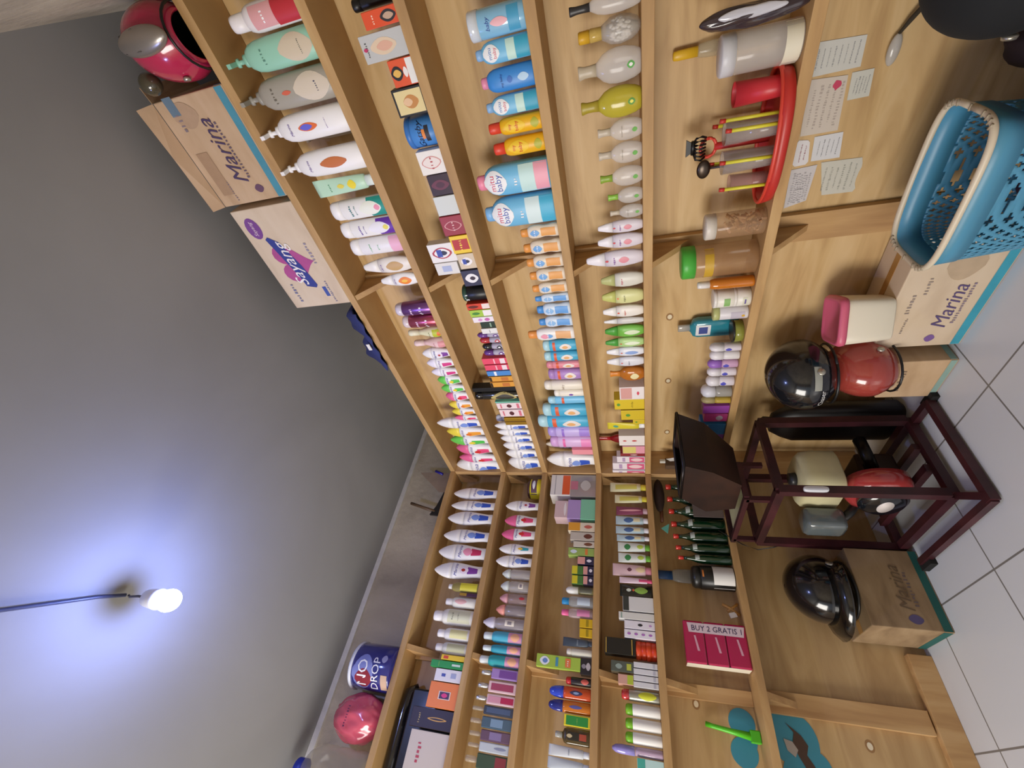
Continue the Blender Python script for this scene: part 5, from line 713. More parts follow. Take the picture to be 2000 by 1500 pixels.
def make_item(kind, name, cat, label, w, d, h, p, loc, rz, group):
    root = thing(name, label, cat, loc, rz, group)
    bm_ = p.get('m', 'plas'); c = p['c']; cp = p.get('cap', c)
    lab = p.get('lab', ()); tx = p.get('tx', ())
    bev = 0
    if kind in PR:
        n, body, cap = PR[kind]
        MB().lathe(body, w, d, mat(c, bm_), n, 28, 0, h).build('body', root)
        if name == 'storage_jar' and 'shavings' in desc_of(label):
            cb = MB(); rn = random.Random(5)
            for i in range(70):
                x, y, z = rn.uniform(-.3, .3)*w, rn.uniform(-.3, .3)*d, h*rn.uniform(.06, .62)
                cb.box((-.012, -.0015, -.003), (.012, .0015, .003), mat(rn.choice(['B8885C', 'C89C6C', '9A6C44']), 'print'), Matrix.Translation((x, y, z)) @ Matrix.Rotation(rn.uniform(0, 3), 4, 'Y') @ Matrix.Rotation(rn.uniform(0, 3), 4, 'Z'))
            k = cb.build('wood_shavings', root); k['kind'] = 'stuff'
        capk = 'gloss' if bm_ in ('gloss', 'metal', 'dglass') else 'plas'
        cm = MB().lathe(cap, w, d, mat(cp, capk), n if kind in ('tear', 'talcw') else 2, 24, 0, h)
        o = cm.build(CAPN.get(kind, 'cap'), root, None)
        if kind == 'pump':
            MB().box((-.005, -d*.5-.012, h*.955), (.005, .006, h), mat(cp)).build('nozzle', o)
        prof = body + cap
        def surf(x, z, off):
            r = rad(prof, z/h); a = max(w/2*r, 1e-4); q = min(abs(x)/a, .985)
            return (x if abs(x) < a*.985 else math.copysign(a*.985, x), -(d/2*r)*(1-q**n)**(1/n)-off, z)
        W2 = lambda z: w/2*rad(prof, z)
    elif kind == 'ball':
        MB().lathe([(0, .3), (.05, .6), (.15, .85), (.32, 1), (.48, .9), (.58, .6), (.62, .5)], w, w, mat('CFCBC4', 'clear'), 2, 28, 0, h).build('body', root)
        cb = MB(); rn = random.Random(3)
        for i in range(90):
            g = rn.uniform(0, 6.28); e = rn.uniform(-.8, .8); r = w*.36*math.cos(e)
            x, y, z = r*math.cos(g), r*math.sin(g), h*.32+math.sin(e)*h*.2
            cb.ell((x, y, z), (.0036, .0036, .005), mat('EFEAE0'), 8, 5)
        cb.lathe([(0.04, .3), (.3, .72), (.55, .5)], w*.9, w*.9, mat('BEB6A6', 'matte'), 2, 16, 0, h)
        k = cb.build('cotton_buds', root); k['kind'] = 'stuff'
        MB().lathe([(.6, .46), (.8, .5), (.82, .42)], w, w, mat('D8B860', 'tint'), 2, 20, 0, h).build('neck', root)
        MB().lathe([(.82, .48), (.98, .46), (1, .4)], w, w, mat(cp), 2, 20, 0, h).build('cap', root)
        surf = None
    elif kind == 'bag':
        MB().ell((0, 0, h*.48), (w/2, d/2, h*.48), mat(c, 'gloss'), 60, 30, -1, 1, crump2).build('body', root)
        MB().ell((w*.15, -d*.42, h*.5), (w*.25, d*.12, h*.3), mat('C8C8D0', 'gloss'), 24, 14, -1, 1, crump2).build('inner_wrapper', root)
        surf = None
    elif kind == 'perf':
        MB().box((-w/2, -d/2, 0), (w/2, d/2, h*.72), mat(c, 'gloss')).build('body', root, None, .003)
        MB().lathe([(.72, .34), (.76, .34), (.77, .46), (.98, .46), (1, .4)], w, w, mat(cp, 'metal' if cp == 'C8C8CC' else 'clear'), 2, 20, 0, h).build('cap', root)
        surf = lambda x, z, off: (x, -d/2-off, z*.72); W2 = lambda z: w/2
    elif kind in ('tube', 'pouch'):
        seg = 28; prof = [(.14, .62, .62), (.16, .8, .95), (.3, .86, .95), (.6, .94, .62), (.85, 1, .22), (.93, 1, .08), (1, 1, .06)]
        if kind == 'pouch': prof = [(0, .95, .5), (.05, 1, .8), (.4, 1, .95), (.75, 1, .6), (.92, 1, .1), (1, 1, .05)]
        v = []; f = []
        for z, a, b in prof:
            for i in range(seg):
                g = 2*math.pi*i/seg; v.append((math.cos(g)*w/2*a, math.sin(g)*d/2*b, z*h))
        for j in range(len(prof)-1):
            for i in range(seg): k = (i+1) % seg; f.append((j*seg+i, j*seg+k, (j+1)*seg+k, (j+1)*seg+i))
        f.append(tuple(range(seg))[::-1]); f.append(tuple(range((len(prof)-1)*seg, len(prof)*seg)))
        MB().add(v, f, mat(c, 'gloss' if kind == 'pouch' else bm_), True).build('body', root)
        if kind == 'tube': MB().lathe([(0, .58), (.01, .62), (.145, .62)], w, d*1.25, mat(cp), 2, 24, 0, h).build('cap', root)
        def surf(x, z, off):
            t = z/h
            for (a0, a, b), (a1, a2, b2) in zip(prof, prof[1:]):
                if a0 <= t <= a1:
                    u = (t-a0)/(a1-a0); A = w/2*(a+(a2-a)*u); B = d/2*(b+(b2-b)*u); break
            else: A, B = w/2*.6, d/2
            q = min(abs(x)/A, .98)
            return (math.copysign(min(abs(x), A*.98), x), -B*math.sqrt(1-q*q)-off, z)
        W2 = lambda z: w/2*.9
    else:
        MB().box((-w/2, -d/2, 0), (w/2, d/2, h), mat(c, bm_ if bm_ != 'plas' else 'print')).build('body', root, None, min(.0012, w*.06))
        surf = lambda x, z, off: (x, -d/2-off, z); W2 = lambda z: w/2
    if surf and (lab or tx):
        mb = MB(); off = .0004
        for z0, z1, hw, col, shp in lab:
            z0, z1 = max(z0, .012), min(z1, .99)
            patch(mb, shp, z0*h, z1*h, hw*W2((z0+z1)/2)*(.97 if kind in PR else .98), surf, mat(col, 'print'), off); off += .00025
        for t, zc, tw, col, sh in tx: put_text(mb, t, sh, tw*2*W2(zc)*.92, 0, zc*h, surf, mat(col, 'print'), off)
        mb.build('printed_label', root)
    return root
Z1, Z2, Z3, Z4, Z5, Z6 = 1.925, 1.635, 1.413, 1.140, .906, .590
BZ = (Z1, Z2, Z3, Z4, Z5, Z6); TH = .026; DP = .135
# ---------------------------------------------------------------- room
struct('floor', MB().box((-.2, -3.05, -.05), (2.1, .55, 0), tile_mat()))
struct('ceiling', MB().box((-.2, -3.05, 2.262), (2.1, .55, 2.31), CEIL))
struct('wall_left', MB().box((-.24, -3.05, 0), (-.142, .55, 2.262), WALL))
struct('trim_1', MB().box((-.1415, -3.0, 2.236), (-.13, .435, 2.2615), mat('D8D4C8', 'matte')))
struct('wall_back', MB().box((-.142, .44, 0), (2.0, .55, 2.262), WALL))
struct('wall_right', MB().box((2.0, -3.05, 0), (2.1, .55, 2.262), WALL))
struct('wall_front', MB().box((-.142, -3.05, 0), (.3, -2.95, 2.262), WALL).box((1.6, -3.05, 0), (2.0, -2.95, 2.262), WALL).box((.3, -3.05, 2.05), (1.6, -2.95, 2.262), WALL))
# ---------------------------------------------------------------- shelving
RX = 1.995
def tri_bracket(side, pos, ztop, dz, w=.02):
    "wooden gusset under a board, in a plane square to the wall"
    if side == 'R': pts = [(pos, .006, ztop), (pos, DP-.022, ztop), (pos, DP-.022, ztop-dz)]; off = (w, 0, 0)
    else: pts = [(-.006, pos, ztop), (-DP+.022, pos, ztop), (-DP+.022, pos, ztop-dz)]; off = (0, w, 0)
    return MB().prism(pts, off, BATTEN)
sr = thing('wall_shelving', 'long pale plywood shelving with six boards along the right wall', 'shelves', (0, 0, 0))
MB().box((.0, DP, 0), (RX, DP+.006, Z1-TH), WOOD_R).build('back_panel', sr)
for i, z in enumerate(BZ): MB().box((0.0005, 0, z-TH), (RX, DP-.0005, z), BOARD).build('shelf_board', sr, None, .001)
bz = [Z1] + list(BZ[1:]) + [0]
MB().box((1.10, DP-.02, 0), (1.185, DP-.0005, Z6-TH-.001), BATTEN).build('batten', sr, None, .001)
for a, b in zip(BZ[:-1], BZ[1:]): MB().box((1.12, DP-.02, b+.0005), (1.165, DP-.0005, a-TH-.0005), BATTEN).build('batten', sr, None, .001)
for z in BZ: MB().prism([(1.132, .006, z-TH-.0005), (1.132, DP-.021, z-TH-.0005), (1.132, DP-.021, z-TH-.115)], (.02, 0, 0), BATTEN).build('bracket', sr)
MB().box((-.03, .0005, 0), (-.0005, DP-.0005, Z1-.005), BATTEN).build('corner_post', sr, None, .001)
for x, z in ((.842, .81), (.507, .805), (.156, .799), (.75, .3)):  # pale discs in brown rings: light through plywood holes, put into the colour
    kn = MB()
    for r, c, o in ((.013, '9A7448', .0006), (.008, 'E4D8BC', .0012)):
        kn.add([(x+math.cos(a*.52)*r*1.3, DP-o, z+math.sin(a*.52)*r) for a in range(12)], [tuple(range(12))[::-1]], mat(c, 'print'))
    kn.build('painted_light_spot', sr)
sl = thing('wall_shelving', 'plywood shelving with six boards along the left wall, meeting the other at the corner', 'shelves', (0, 0, 0))
LY = -2.2
MB().box((-DP-.006, LY, 0), (-DP, DP, Z1-TH), WOOD_L).build('back_panel', sl)
MB().box((-DP+.0005, DP-.001, 0), (-.031, DP+.005, Z1-TH), WOOD_L).build('corner_panel', sl)
for z in BZ: MB().box((-DP+.0005, LY, z-TH), (0, -.0005, z), BOARD).build('shelf_board', sl, None, .001)
for a, b in zip(BZ[:-1], BZ[1:]):
    MB().box((-DP+.0005, -.858, b+.0005), (-DP+.02, -.813, a-TH-.0005), BATTEN).build('batten', sl, None, .001)
    MB().box((-DP+.0005, .05, b+.0005), (-DP+.02, .09, a-TH-.0005), BATTEN).build('batten', sl, None, .001)
MB().box((-DP+.0005, -.866, .075), (-DP+.02, -.80, Z6-TH-.001), BATTEN).build('batten', sl, None, .001)
MB().box((-DP+.0005, LY, 0), (-DP+.03, -.64, .07), BATTEN).build('kick_board', sl, None, .002)
for z in BZ: MB().prism([(-.006, -.845, z-TH-.0005), (-DP+.021, -.845, z-TH-.0005), (-DP+.021, -.845, z-TH-.11)], (0, .02, 0), BATTEN).build('bracket', sl)
for z in BZ[:4]: MB().prism([(-.031, .002, z-TH-.0005), (-DP+.021, .002, z-TH-.0005), (-DP+.021, .002, z-TH-.09)], (0, .02, 0), BATTEN).build('bracket', sl)
for y, z in ((-.87, .778), (-.915, .265), (-1.3, .3)):  # left panel: painted spots for light shining through its holes
    kn = MB()
    for r, c, o in ((.013, '9A7448', .0006), (.008, 'E4D8BC', .0012)):
        kn.add([(-DP+o, y+math.cos(a*.52)*r*1.3, z+math.sin(a*.52)*r) for a in range(12)], [tuple(range(12))], mat(c, 'print'))
    kn.build('painted_light_spot', sl)
# ---------------------------------------------------------------- stock on the shelves
GRP = {}
for it in ITEMS: GRP.setdefault((it[0], it[1], it[2]), []).append(it)
ROWN = {2: 'top', 3: 'second', 4: 'third', 5: 'fourth', 6: 'lowest'}
for side, row, k, t, o, w, d, h, z, label in ITEMS:
    kind, name, cat, desc, dr, p = STYLES[k]
    g = None
    if len(GRP[(side, row, k)]) > 1: g = '%s %ss on the %s %s shelf' % (desc.split(' ')[0], name.replace('_', ' '), 'right' if side == 'R' else 'left', ROWN[row])
    loc = (t, o, z+.0003) if side == 'R' else (-o, -t, z+.0003)
    make_item(kind, name, cat, label, w, d, h, p, loc, 0 if side == 'R' else math.pi/2, g)
# ---------------------------------------------------------------- cartons
def carton(label, loc, w, d, h, m, rz=0, band=None, texts=(), shapes=(), tape=True, flaps=None):
    r = thing('cardboard_carton', label, 'box', loc, rz)
    MB().box((-w/2, 0, 0), (w/2, d, h), m).build('body', r, None, .003)
    if flaps:
        fb = MB()
        for pts, t in flaps: fb.prism(pts, t, m)
        fb.build('flap', r)
    mb = MB(); surf = lambda x, z, off: (x, -off, z)
    if band: patch(mb, 'r', .004, band[0], w/2*.985, surf, mat(band[1], 'card'), .0006)
    for n_, (shp, x, z0, z1, hw, col) in enumerate(shapes):
        patch(mb, shp, z0, z1, hw, lambda u, z, off, x=x: (x+u, -off, z), mat(col, 'card'), .0009+n_*.00012)
    for t, x, z, tw, col, sh in texts: put_text(mb, t, sh, tw, x, z, surf, mat(col, 'card'), .0016, t[0] != '~')
    if mb.v: mb.build('printing', r)
    if band: MB().box((w/2, .004, .004), (w/2+.0008, d-.004, band[0]), mat(band[1], 'card')).box((-w/2-.0008, .004, .004), (-w/2, d-.004, band[0]), mat(band[1], 'card')).build('printed_band', r)
    if tape: MB().box((-w/2+.002, d*.42, h), (w/2-.002, d*.58, h+.0008), mat('A87A40', 'gloss')).build('packing_tape', r)
    return r
mar = [('Marina', .0, .115, .17, '4A3A5C', 1), ('~softening lotion', .0, .085, .15, '6A5A68', 0), ('~uv white', -.1, .17, .06, '8A7A80', 0), ('~isi', .09, .185, .05, '8A7A80', 0)]
carton('torn brown carton with blue foot band on top of the right shelves', (1.665, -.0, Z1+.0005), .285, .24, .235, CARD, 0, (.028, '4A90A4'), mar,
       [('o', -.108, .06, .09, .012, '6A4A60'), ('o', .1, .12, .2, .032, 'B89A7C'), ('r', .125, .17, .2, .022, '6A8090'), ('r', -.05, .17, .21, .06, 'AC8C6C')], True,
       [([(-.142, 0, .2355), (.142, 0, .2355), (.14, -.035, .262), (.02, -.04, .25), (-.14, -.03, .258)], (0, .002, .002)), ([(.1425, 0, .2355), (.1425, .2, .2355), (.175, .19, .25), (.18, .02, .26)], (0, 0, .002))])
carton('pale carton with pink heart emblem and blue banner, second box on the right shelves', (1.318, -.0, Z1+.0005), .375, .24, .235, CARDL, 0, None,
       [('Sayang', -.01, .128, .17, 'F0EAE6', 1), ('Sayang', .125, .188, .05, 'F0D8E4', 1), ('~tissue', -.12, .19, .08, '7A7A98', 0), ('~isi banyak', -.13, .05, .09, '8A8498', 0), ('~lembut', .02, .04, .08, '9A90A0', 0)], [], True)
hb = MB()   # heart emblem with banner
hp = [(16*math.sin(a)**3/16*.07-.01, (13*math.cos(a)-5*math.cos(2*a)-2*math.cos(3*a)-math.cos(4*a))/16*.08+.125) for a in [i*.2094 for i in range(30)]]
def on_face(loc, pts, m, off, mb):
    mb.add([(loc[0]+x, loc[1]-off, loc[2]+z) for x, z in pts], [tuple(range(len(pts)))], m)
say = [o for o in COL.objects if o.get('label', '').startswith('pale carton with pink heart')][0]
hb.add([(x, -.0007, z) for x, z in hp], [tuple(range(len(hp)))[::-1]], mat('B0508C', 'card'))
hb.add([(-.11, -.0012, .095), (-.1, -.0012, .085), (-.02, -.0012, .1), (.07, -.0012, .13), (.092, -.0012, .16), (.085, -.0012, .172), (.02, -.0012, .155), (-.06, -.0012, .135), (-.1, -.0012, .13)], [tuple(range(9))], mat('34408C', 'card'))
hb.add([(.125+math.cos(a*.4)*.036, -.0007, .188+math.sin(a*.4)*.026) for a in range(16)], [tuple(range(16))], mat('7C4890', 'card'))
hb.add([(-.15, -.0007, .06), (-.11, -.0007, .06), (-.11, -.0007, .075), (-.15, -.0007, .075)], [(0, 1, 2, 3)], mat('4458A0', 'card'))
hb.build('heart_emblem', say)
# floor cartons
carton('brown carton with turquoise foot band on the floor beside the blue basket', (.955, -.012, .0005), .375, .142, .221, CARDL, 0, (.026, '3A9CB4'),
       [('Marina', -.04, .085, .15, '5A4A78', 1), ('~softening lotion', -.03, .055, .14, '8A7A8C', 0), ('~uv white', -.1, .17, .06, '9A8C84', 0), ('~isi 24', -.02, .18, .07, '9A8C84', 0), ('~botol', .04, .16, .06, '9A8C84', 0)],
       [('o', -.155, .075, .1, .014, '7A5A98'), ('o', .1, .06, .14, .05, 'BFA88C')])
carton('crumpled brown carton on the floor under the red helmet', (.652, -.045, .0005), .165, .17, .165, CARD, 0, (.02, '8AA8A0'), [('~fragile', 0, .12, .1, '8A7460', 0)])
carton('dusty brown carton with dark teal foot band under the left black helmet', (.085, -.487, .0005), .262, .2, .222, CARDD, math.pi/2, (.028, '1A5A54'),
       [('Marina', 0, .1, .15, '6A563E', 1), ('~softening', 0, .07, .12, '6A5A58', 0)], [('o', -.1, .07, .11, .015, '5A5078')])
# ---------------------------------------------------------------- ceiling bulb
bl = thing('light_bulb', 'glowing white bulb hanging below the grey ceiling', 'lamp', (.944, -.972, 2.10))
MB().ell((0, 0, 0), (.026, .026, .026), emis('93A6FF', BULB)).build('globe', bl)
MB().lathe([(0, .7), (.3, 1), (1, .8)], .05, .05, mat('E8E8EC'), 2, 20, .018, .055).build('socket', bl)
MB().tube([(0, 0, .073), (.005, 0, .1), (.01, -.005, .12), (.0, 0, .14)], .003, mat('3A3A48')).build('flex', bl)
tag(MB().tube([(.944, -.972, 2.252), (1.0, -.995, 2.256), (1.16, -1.072, 2.254), (1.4, -1.19, 2.256), (1.98, -1.5, 2.256)], .0045, mat('3A4058')).build('electric_cable'), 'dark cable running along the ceiling to the bulb', 'cable')
# ---------------------------------------------------------------- on top of the right shelves
def dome(x, y, z):
    k = 1 if z > -.15 else 1-.25*(-z-.15); return (x*k, y*k, z)
def helmet(label, loc, r, c, rz=0, txt=None, visor='14161A', kind='gloss', rot=None, h=None, peak=True, stripe=None):
    t = thing('helmet', label, 'helmet', loc, rz, None, rot)
    H = h or r*1.05
    MB().ell((0, 0, H*.42), (r*.9, r*1.06, H*.62), mat(c, kind), 36, 22, -.68, 1, dome).build('shell', t, None, 0, .006)
    MB().ell((0, 0, H*.42), (r*.82, r*.98, H*.55), mat('1A1614', 'cloth'), 28, 12, -.7, .98, dome).build('lining', t)
    MB().tube([(math.cos(a*.2618)*r*.75, math.sin(a*.2618)*r*.88, H*.02) for a in range(25)], r*.035, mat('111113')).build('rim_trim', t)
    if peak:
        v = []; f = []
        for j, (k, zz) in enumerate(((1.0, .42), (1.22, .36), (1.42, .24))):
            for i in range(13):
                a = -math.pi/2+(i-6)*.17; v.append((math.cos(a)*r*.9*k, math.sin(a)*r*1.04*k, H*zz))
        for j in range(2):
            for i in range(12): f.append((j*13+i, j*13+i+1, (j+1)*13+i+1, (j+1)*13+i))
        MB().add(v, f, mat(visor, 'gloss'), True).build('peak', t, None, 0, .004)
    for sx in (-1, 1): MB().lathe([(0, .8), (.4, 1), (1, .9)], r*.2, r*.2, mat('B8B4A8', 'metal'), 2, 16, 0, .008, Matrix.Translation((sx*r*.86, -r*.25, H*.32)) @ Matrix.Rotation(sx*math.pi/2, 4, 'Y')).build('snap_button', t)
    if stripe or txt:
        mb = MB(); c0, zr = H*.42, H*.62
        def sf(x, z, off, s=0):
            a = x/(r*1.06)+(s or 0); q = max(min((z-c0)/zr, .99), -.6); k = math.sqrt(1-q*q); k *= 1 if q > -.15 else 1-.25*(-q-.15)
            return (math.sin(a)*r*.9*k*(1+off*6), -math.cos(a)*r*1.06*k*(1+off*6), z)
        ang = stripe[0] if stripe else 0
        if stripe: patch(mb, 'r', stripe[1]*H, stripe[2]*H, stripe[3]*r, lambda x, z, off: sf(x, z, .002, ang), mat(stripe[4], 'print'), 0)
        if txt: put_text(mb, txt[0], 1, txt[1]*r, 0, txt[2]*H, lambda x, z, off: sf(x, z, .004, txt[3]), mat(txt[4], 'print'), 0, True)
        mb.build('decal', t)
    return t
h1 = helmet('pink-red helmet with silver ribbed visor on top of the right shelves', (1.905, .01, Z1+.0005), .088, 'B8284C', .3, None, '8A8680', 'gloss', None, .17, False)
MB().ell((-.015, -.095, .06), (.028, .022, .068), mat('A8A098', 'metal'), 32, 20).build('visor', h1)
for i in range(8): MB().tube([(-.036+i*.0058, -.1165+abs(i-3.5)*.0016, .06), (-.03+i*.0045, -.108+abs(i-3.5)*.0012, .11)], .0011, mat('4A443E'), 6).build('visor_rib', h1)
carton('brown carton with a sky-blue edge behind the pink-red helmet on the right shelves', (1.905, .125, Z1+.0005), .17, .18, .06, CARD, 0, (.03, '6AA0B0'))
helmet('dark red helmet on the blue-edged carton, in the top corner', (1.905, .215, Z1+.0615), .082, '5A1420', 0, None, '2A0A10', 'gloss', None, .12, False)
tag(MB().ell((1.845, -.01, Z1+.19), (.026, .026, .026), mat('4A4432', 'gloss')).build('ornament_ball'), 'small dark olive glossy ball at the top left of the helmets', 'ball')
# blue cloth over the board edge
cv = []; cf = []
for i in range(25):
    x = 1.085-.29*i/24; wv = math.sin(i*1.1)*.008
    top = Z1+.03+.035*math.sin(math.pi*i/24)**.5+wv+.016*math.sin(i*.45)
    for j, (yy, zz) in enumerate(((.1, Z1+.004), (.07, top), (.02, top-.004), (-.006+wv*.4, Z1+.012), (-.012, Z1-.004+wv*.6))): cv.append((x, yy, zz))
for i in range(24):
    for j in range(4): cf.append((i*5+j, i*5+j+1, (i+1)*5+j+1, (i+1)*5+j))
cl = MB().add(cv, cf, mat('2C3468', 'cloth'), True).build('folded_cloth', None, None, 0, .004)
tag(cl, 'navy blue cloth lying crumpled over the front edge of the right shelf top', 'cloth')
MB().box((.915, -.019, Z1+.012), (.945, -.016, Z1+.026), mat('E8E4DC', 'print')).build('care_tag', cl)
# ---------------------------------------------------------------- on top of the left shelves
pc = thing('paint_can', 'blue paint can with white lettering and lid on top of the left shelves', 'paint can', (-.05, -.917, Z1+.0005), 1.15)
MB().lathe([(0, .97), (.02, 1), (.93, 1), (.95, .97)], .165, .165, mat('2A2C78', 'gloss'), 2, 40, 0, .185).build('body', pc)
MB().lathe([(.92, 1.03), (.97, 1.04), (1, 1), (.985, .9)], .165, .165, mat('D8DCE4'), 2, 40, 0, .185).build('lid', pc)
cs = lambda x, z, off: (math.sin(x/.0825)*(.0825+off), -math.cos(x/.0825)*(.0825+off), z)
mb = MB(); patch(mb, 'o', .07, .165, .065, cs, mat('7C84C0', 'print'), .0006); patch(mb, 'o', .075, .15, .035, lambda x, z, off: cs(x-.02, z, off), mat('8A2434', 'print'), .0009)
put_text(mb, 'NO', 0, .09, 0, .12, cs, mat('F0F0F4', 'print'), .0016, True); put_text(mb, 'DROP', 0, .115, 0, .062, cs, mat('E8E8F0', 'print'), .0016, True)
patch(mb, 'o', .02, .045, .014, lambda x, z, off: cs(x+.055, z, off), mat('9A9AC0', 'print'), .0009); patch(mb, 'r', .006, .034, .03, lambda x, z, off: cs(x-.03, z, off), mat('C8A890', 'print'), .0009)
mb.build('printed_label', pc)
bg = thing('plastic_bag', 'knotted red plastic bag beside the paint can', 'bag', (-.055, -1.088, Z1+.0005))
def crump(x, y, z):
    k = 1+.035*math.sin(4*x+3*z)+.03*math.sin(7*y-4*z)+.022*math.sin(9*math.atan2(y, x)+5*z)+.008*math.sin(16*math.atan2(y, x)-7*z); return (x*k, y*k, z*(1+.04*math.sin(8*x)))
MB().ell((0, 0, .105), (.073, .08, .108), mat('D0566A', 'gloss'), 110, 44, -.98, 1, crump).build('body', bg)
MB().tube([(-.02, 0, .2), (-.03, .01, .218), (-.04, .03, .225)], [.016, .01, .018], mat('C84A60', 'gloss')).build('knot', bg)
mb = MB(); put_text(mb, '~PLASTIK', 0, .07, 0, .12, lambda x, z, off: (.087, x, z), mat('5A2040', 'print'), 0); mb.build('printing', bg)
jg = thing('water_jug', 'large clear ribbed plastic jug with blue cap at the left frame edge', 'jug', (-.05, -1.262, Z1+.0005))
MB().lathe([(0, .9), (.03, 1), (.2, 1), (.25, .95), (.3, 1), (.45, 1), (.5, .95), (.55, 1), (.68, .98), (.8, .8), (.88, .45), (.9, .32)], .17, .17, mat('B0A898', 'clear'), 2, 36, 0, .3).build('body', jg)
MB().lathe([(.88, .38), (.99, .38), (1, .34)], .17, .17, mat('2438A8'), 2, 24, 0, .3).build('cap', jg)
tag(MB().prism([(-.05, .022, Z1+.001), (-.05, .022, Z1+.21), (-.05, -.098, Z1+.06), (-.05, -.098, Z1+.001)], (-.006, 0, 0), mat('A08C78', 'card')).build('triangular_offcut'), 'thin triangular board standing on the shelf tops at the corner', 'board')
hm = thing('hatchet', 'grey hatchet with wooden handle lying on the left shelf top', 'tool', (-.05, -.2, Z1+.0005))
MB().prism([(0, -.035, 0), (0, -.03, .075), (0, .02, .05), (0, .10, .03), (0, .105, 0)], (-.012, 0, 0), mat('4A4848', 'metal')).build('blade', hm)
MB().tube([(-.006, -.01, .05), (-.006, .032, .205)], .008, mat('6A5238', 'paint')).build('handle', hm)
tag(MB().tube([(-.02, .014, Z1+.1), (-.02, -.006, Z1+.052)], .007, mat('241C8C')).build('marker_pen'), 'small dark blue pen clipped to the triangular board', 'pen')
# ---------------------------------------------------------------- papers pinned below the lowest right board
def paper(label, q, c='D8D8D4', lines=6, spot=None, ink='8A8A90', jag=False):
    t = thing('paper_note', label, 'paper', (0, 0, 0), 0, 'paper notes pasted below the lowest right board')
    y = DP-.0015; mb = MB()
    if jag:
        a, b, cc, dd = q; q = [a, b] + [(b[0]+(cc[0]-b[0])*k/7+random.uniform(-.005, .004), b[1]+(cc[1]-b[1])*k/7+random.uniform(-.006, .006)) for k in range(1, 7)] + [cc] + [(cc[0]+(dd[0]-cc[0])*k/5, cc[1]+(dd[1]-cc[1])*k/5+random.uniform(-.006, .006)) for k in range(1, 5)] + [dd]
    mb.prism([(x, y, z) for x, z in q], (0, .0008, 0), mat(c, 'print')); mb.build('sheet', t)
    xs = [p[0] for p in q]; zs = [p[1] for p in q]; x0, x1, z0, z1 = min(xs)+.008, max(xs)-.008, min(zs)+.008, max(zs)-.01
    wr = MB(); rn = random.Random(lines)
    for i in range(lines):
        z = z1-(z1-z0)*(i+.5)/lines
        put_text(wr, 'x'*rn.randint(12, 18), 0, (x1-x0)*rn.uniform(.7, .95), (x0+x1)/2, z, lambda X, Z, off: (X, y-.0004, Z), mat(ink, 'print'), 0)
    if spot: wr.add([(spot[0]+math.cos(a*.5)*spot[2]*(1+.3*math.sin(a*2.3)), y-.0006, spot[1]+math.sin(a*.5)*spot[2]) for a in range(12)], [tuple(range(12))[::-1]], mat('C83A60', 'print'))
    wr.build('writing', t)
paper('large handwritten note, nearest the right edge, below the lowest board', [(1.583, .532), (1.577, .428), (1.518, .424), (1.516, .523)], 'CFD0CC', 8)
paper('pinkish paper with a red rose mark below the lowest board', [(1.511, .523), (1.506, .444), (1.388, .434), (1.388, .516)], 'D0C6BC', 5, (1.49, .462, .009), 'B4A8A0')
paper('small square note under the rose-marked paper', [(1.509, .437), (1.509, .394), (1.453, .388), (1.452, .432)], 'CCCDC6', 5)
paper('white ticket below the lowest board, between two bigger notes', [(1.381, .482), (1.382, .42), (1.32, .412), (1.321, .477)], 'D8DAE0', 5)
paper('round-cornered sticker with dark red print touching the lowest board', [(1.379, .516), (1.376, .495), (1.37, .490), (1.322, .483), (1.315, .488), (1.314, .513), (1.32, .519), (1.37, .521)], 'E0DEE2', 2, None, '8C3444')
paper('striped note hanging beside the batten under the lowest board', [(1.306, .52), (1.31, .459), (1.215, .464), (1.2, .516)], 'CDC9CC', 7, None, 'A8A4A8')
paper('torn note with ragged lower edge, lowest of the papers', [(1.314, .451), (1.311, .359), (1.222, .356), (1.224, .429)], 'CCCBC2', 6, None, 'A0A098', True)
ch = thing('plastic_charm', 'clear plastic charm hanging on a dark strap by the black helmet', 'charm', (1.54, DP-.012, .372))
MB().ell((0, 0, 0), (.03, .008, .012), mat('C8C4C0', 'tint')).build('body', ch)
MB().tube([(.028, 0, .0), (.05, -.004, -.012), (.085, -.01, -.035)], [.003, .005, .005], mat('3A3226', 'cloth')).build('strap', ch)
# ---------------------------------------------------------------- red glass rack on the lowest right board
rk = thing('glass_rack', 'red plastic glass rack tray with yellow pegs on the lowest right board', 'rack', (1.427, .048, Z6+.0005))
def ovl(a, b, z, n=40): return [(math.cos(2*math.pi*i/n)*a, math.sin(2*math.pi*i/n)*b, z) for i in range(n)]
MB().lathe([(0, .9), (.15, .97), (1, 1), (.95, .94), (.25, .9)], .3, .16, mat('C03028'), 2.6, 44, 0, .026, None, True, True).build('tray', rk)
MB().tube(ovl(.15, .08, .026)+[(.15, 0, .026)], .005, mat('D84434')).build('tray_rim', rk)
MB().tube([(0, .01, .02), (0, .012, .14)], .009, mat('C83430')).build('handle_post', rk)
MB().tube([(math.cos(a*.35)*.022, .012, .155+math.sin(a*.35)*.018) for a in range(19)], .004, mat('D84838')).build('handle_ring', rk)
for x, y, z in ((.065, -.03, .13), (.05, -.055, .12), (-.02, -.055, .125), (-.085, -.055, .12), (.03, .05, .13), (-.06, .05, .13)):
    pg = MB().tube([(x, y, .012), (x+.002, y, z)], .0042, mat('E0D840')).build('peg', rk)
    MB().tube([(x+.002, y, z), (x+.003, y, z+.012)], .005, mat('C83A30')).build('peg_tip', pg)
def tumbler(label, loc, r, h, c='C8BCB4', k='clear', name='drinking_glass'):
    t = thing(name, label, 'glass', loc)
    MB().lathe([(0, .78), (.04, .82), (1, 1), (.98, .94), (.08, .75)], r*2, r*2, mat(c, k), 2, 28, 0, h).build('body', t)
    return t
zt = Z6+.008
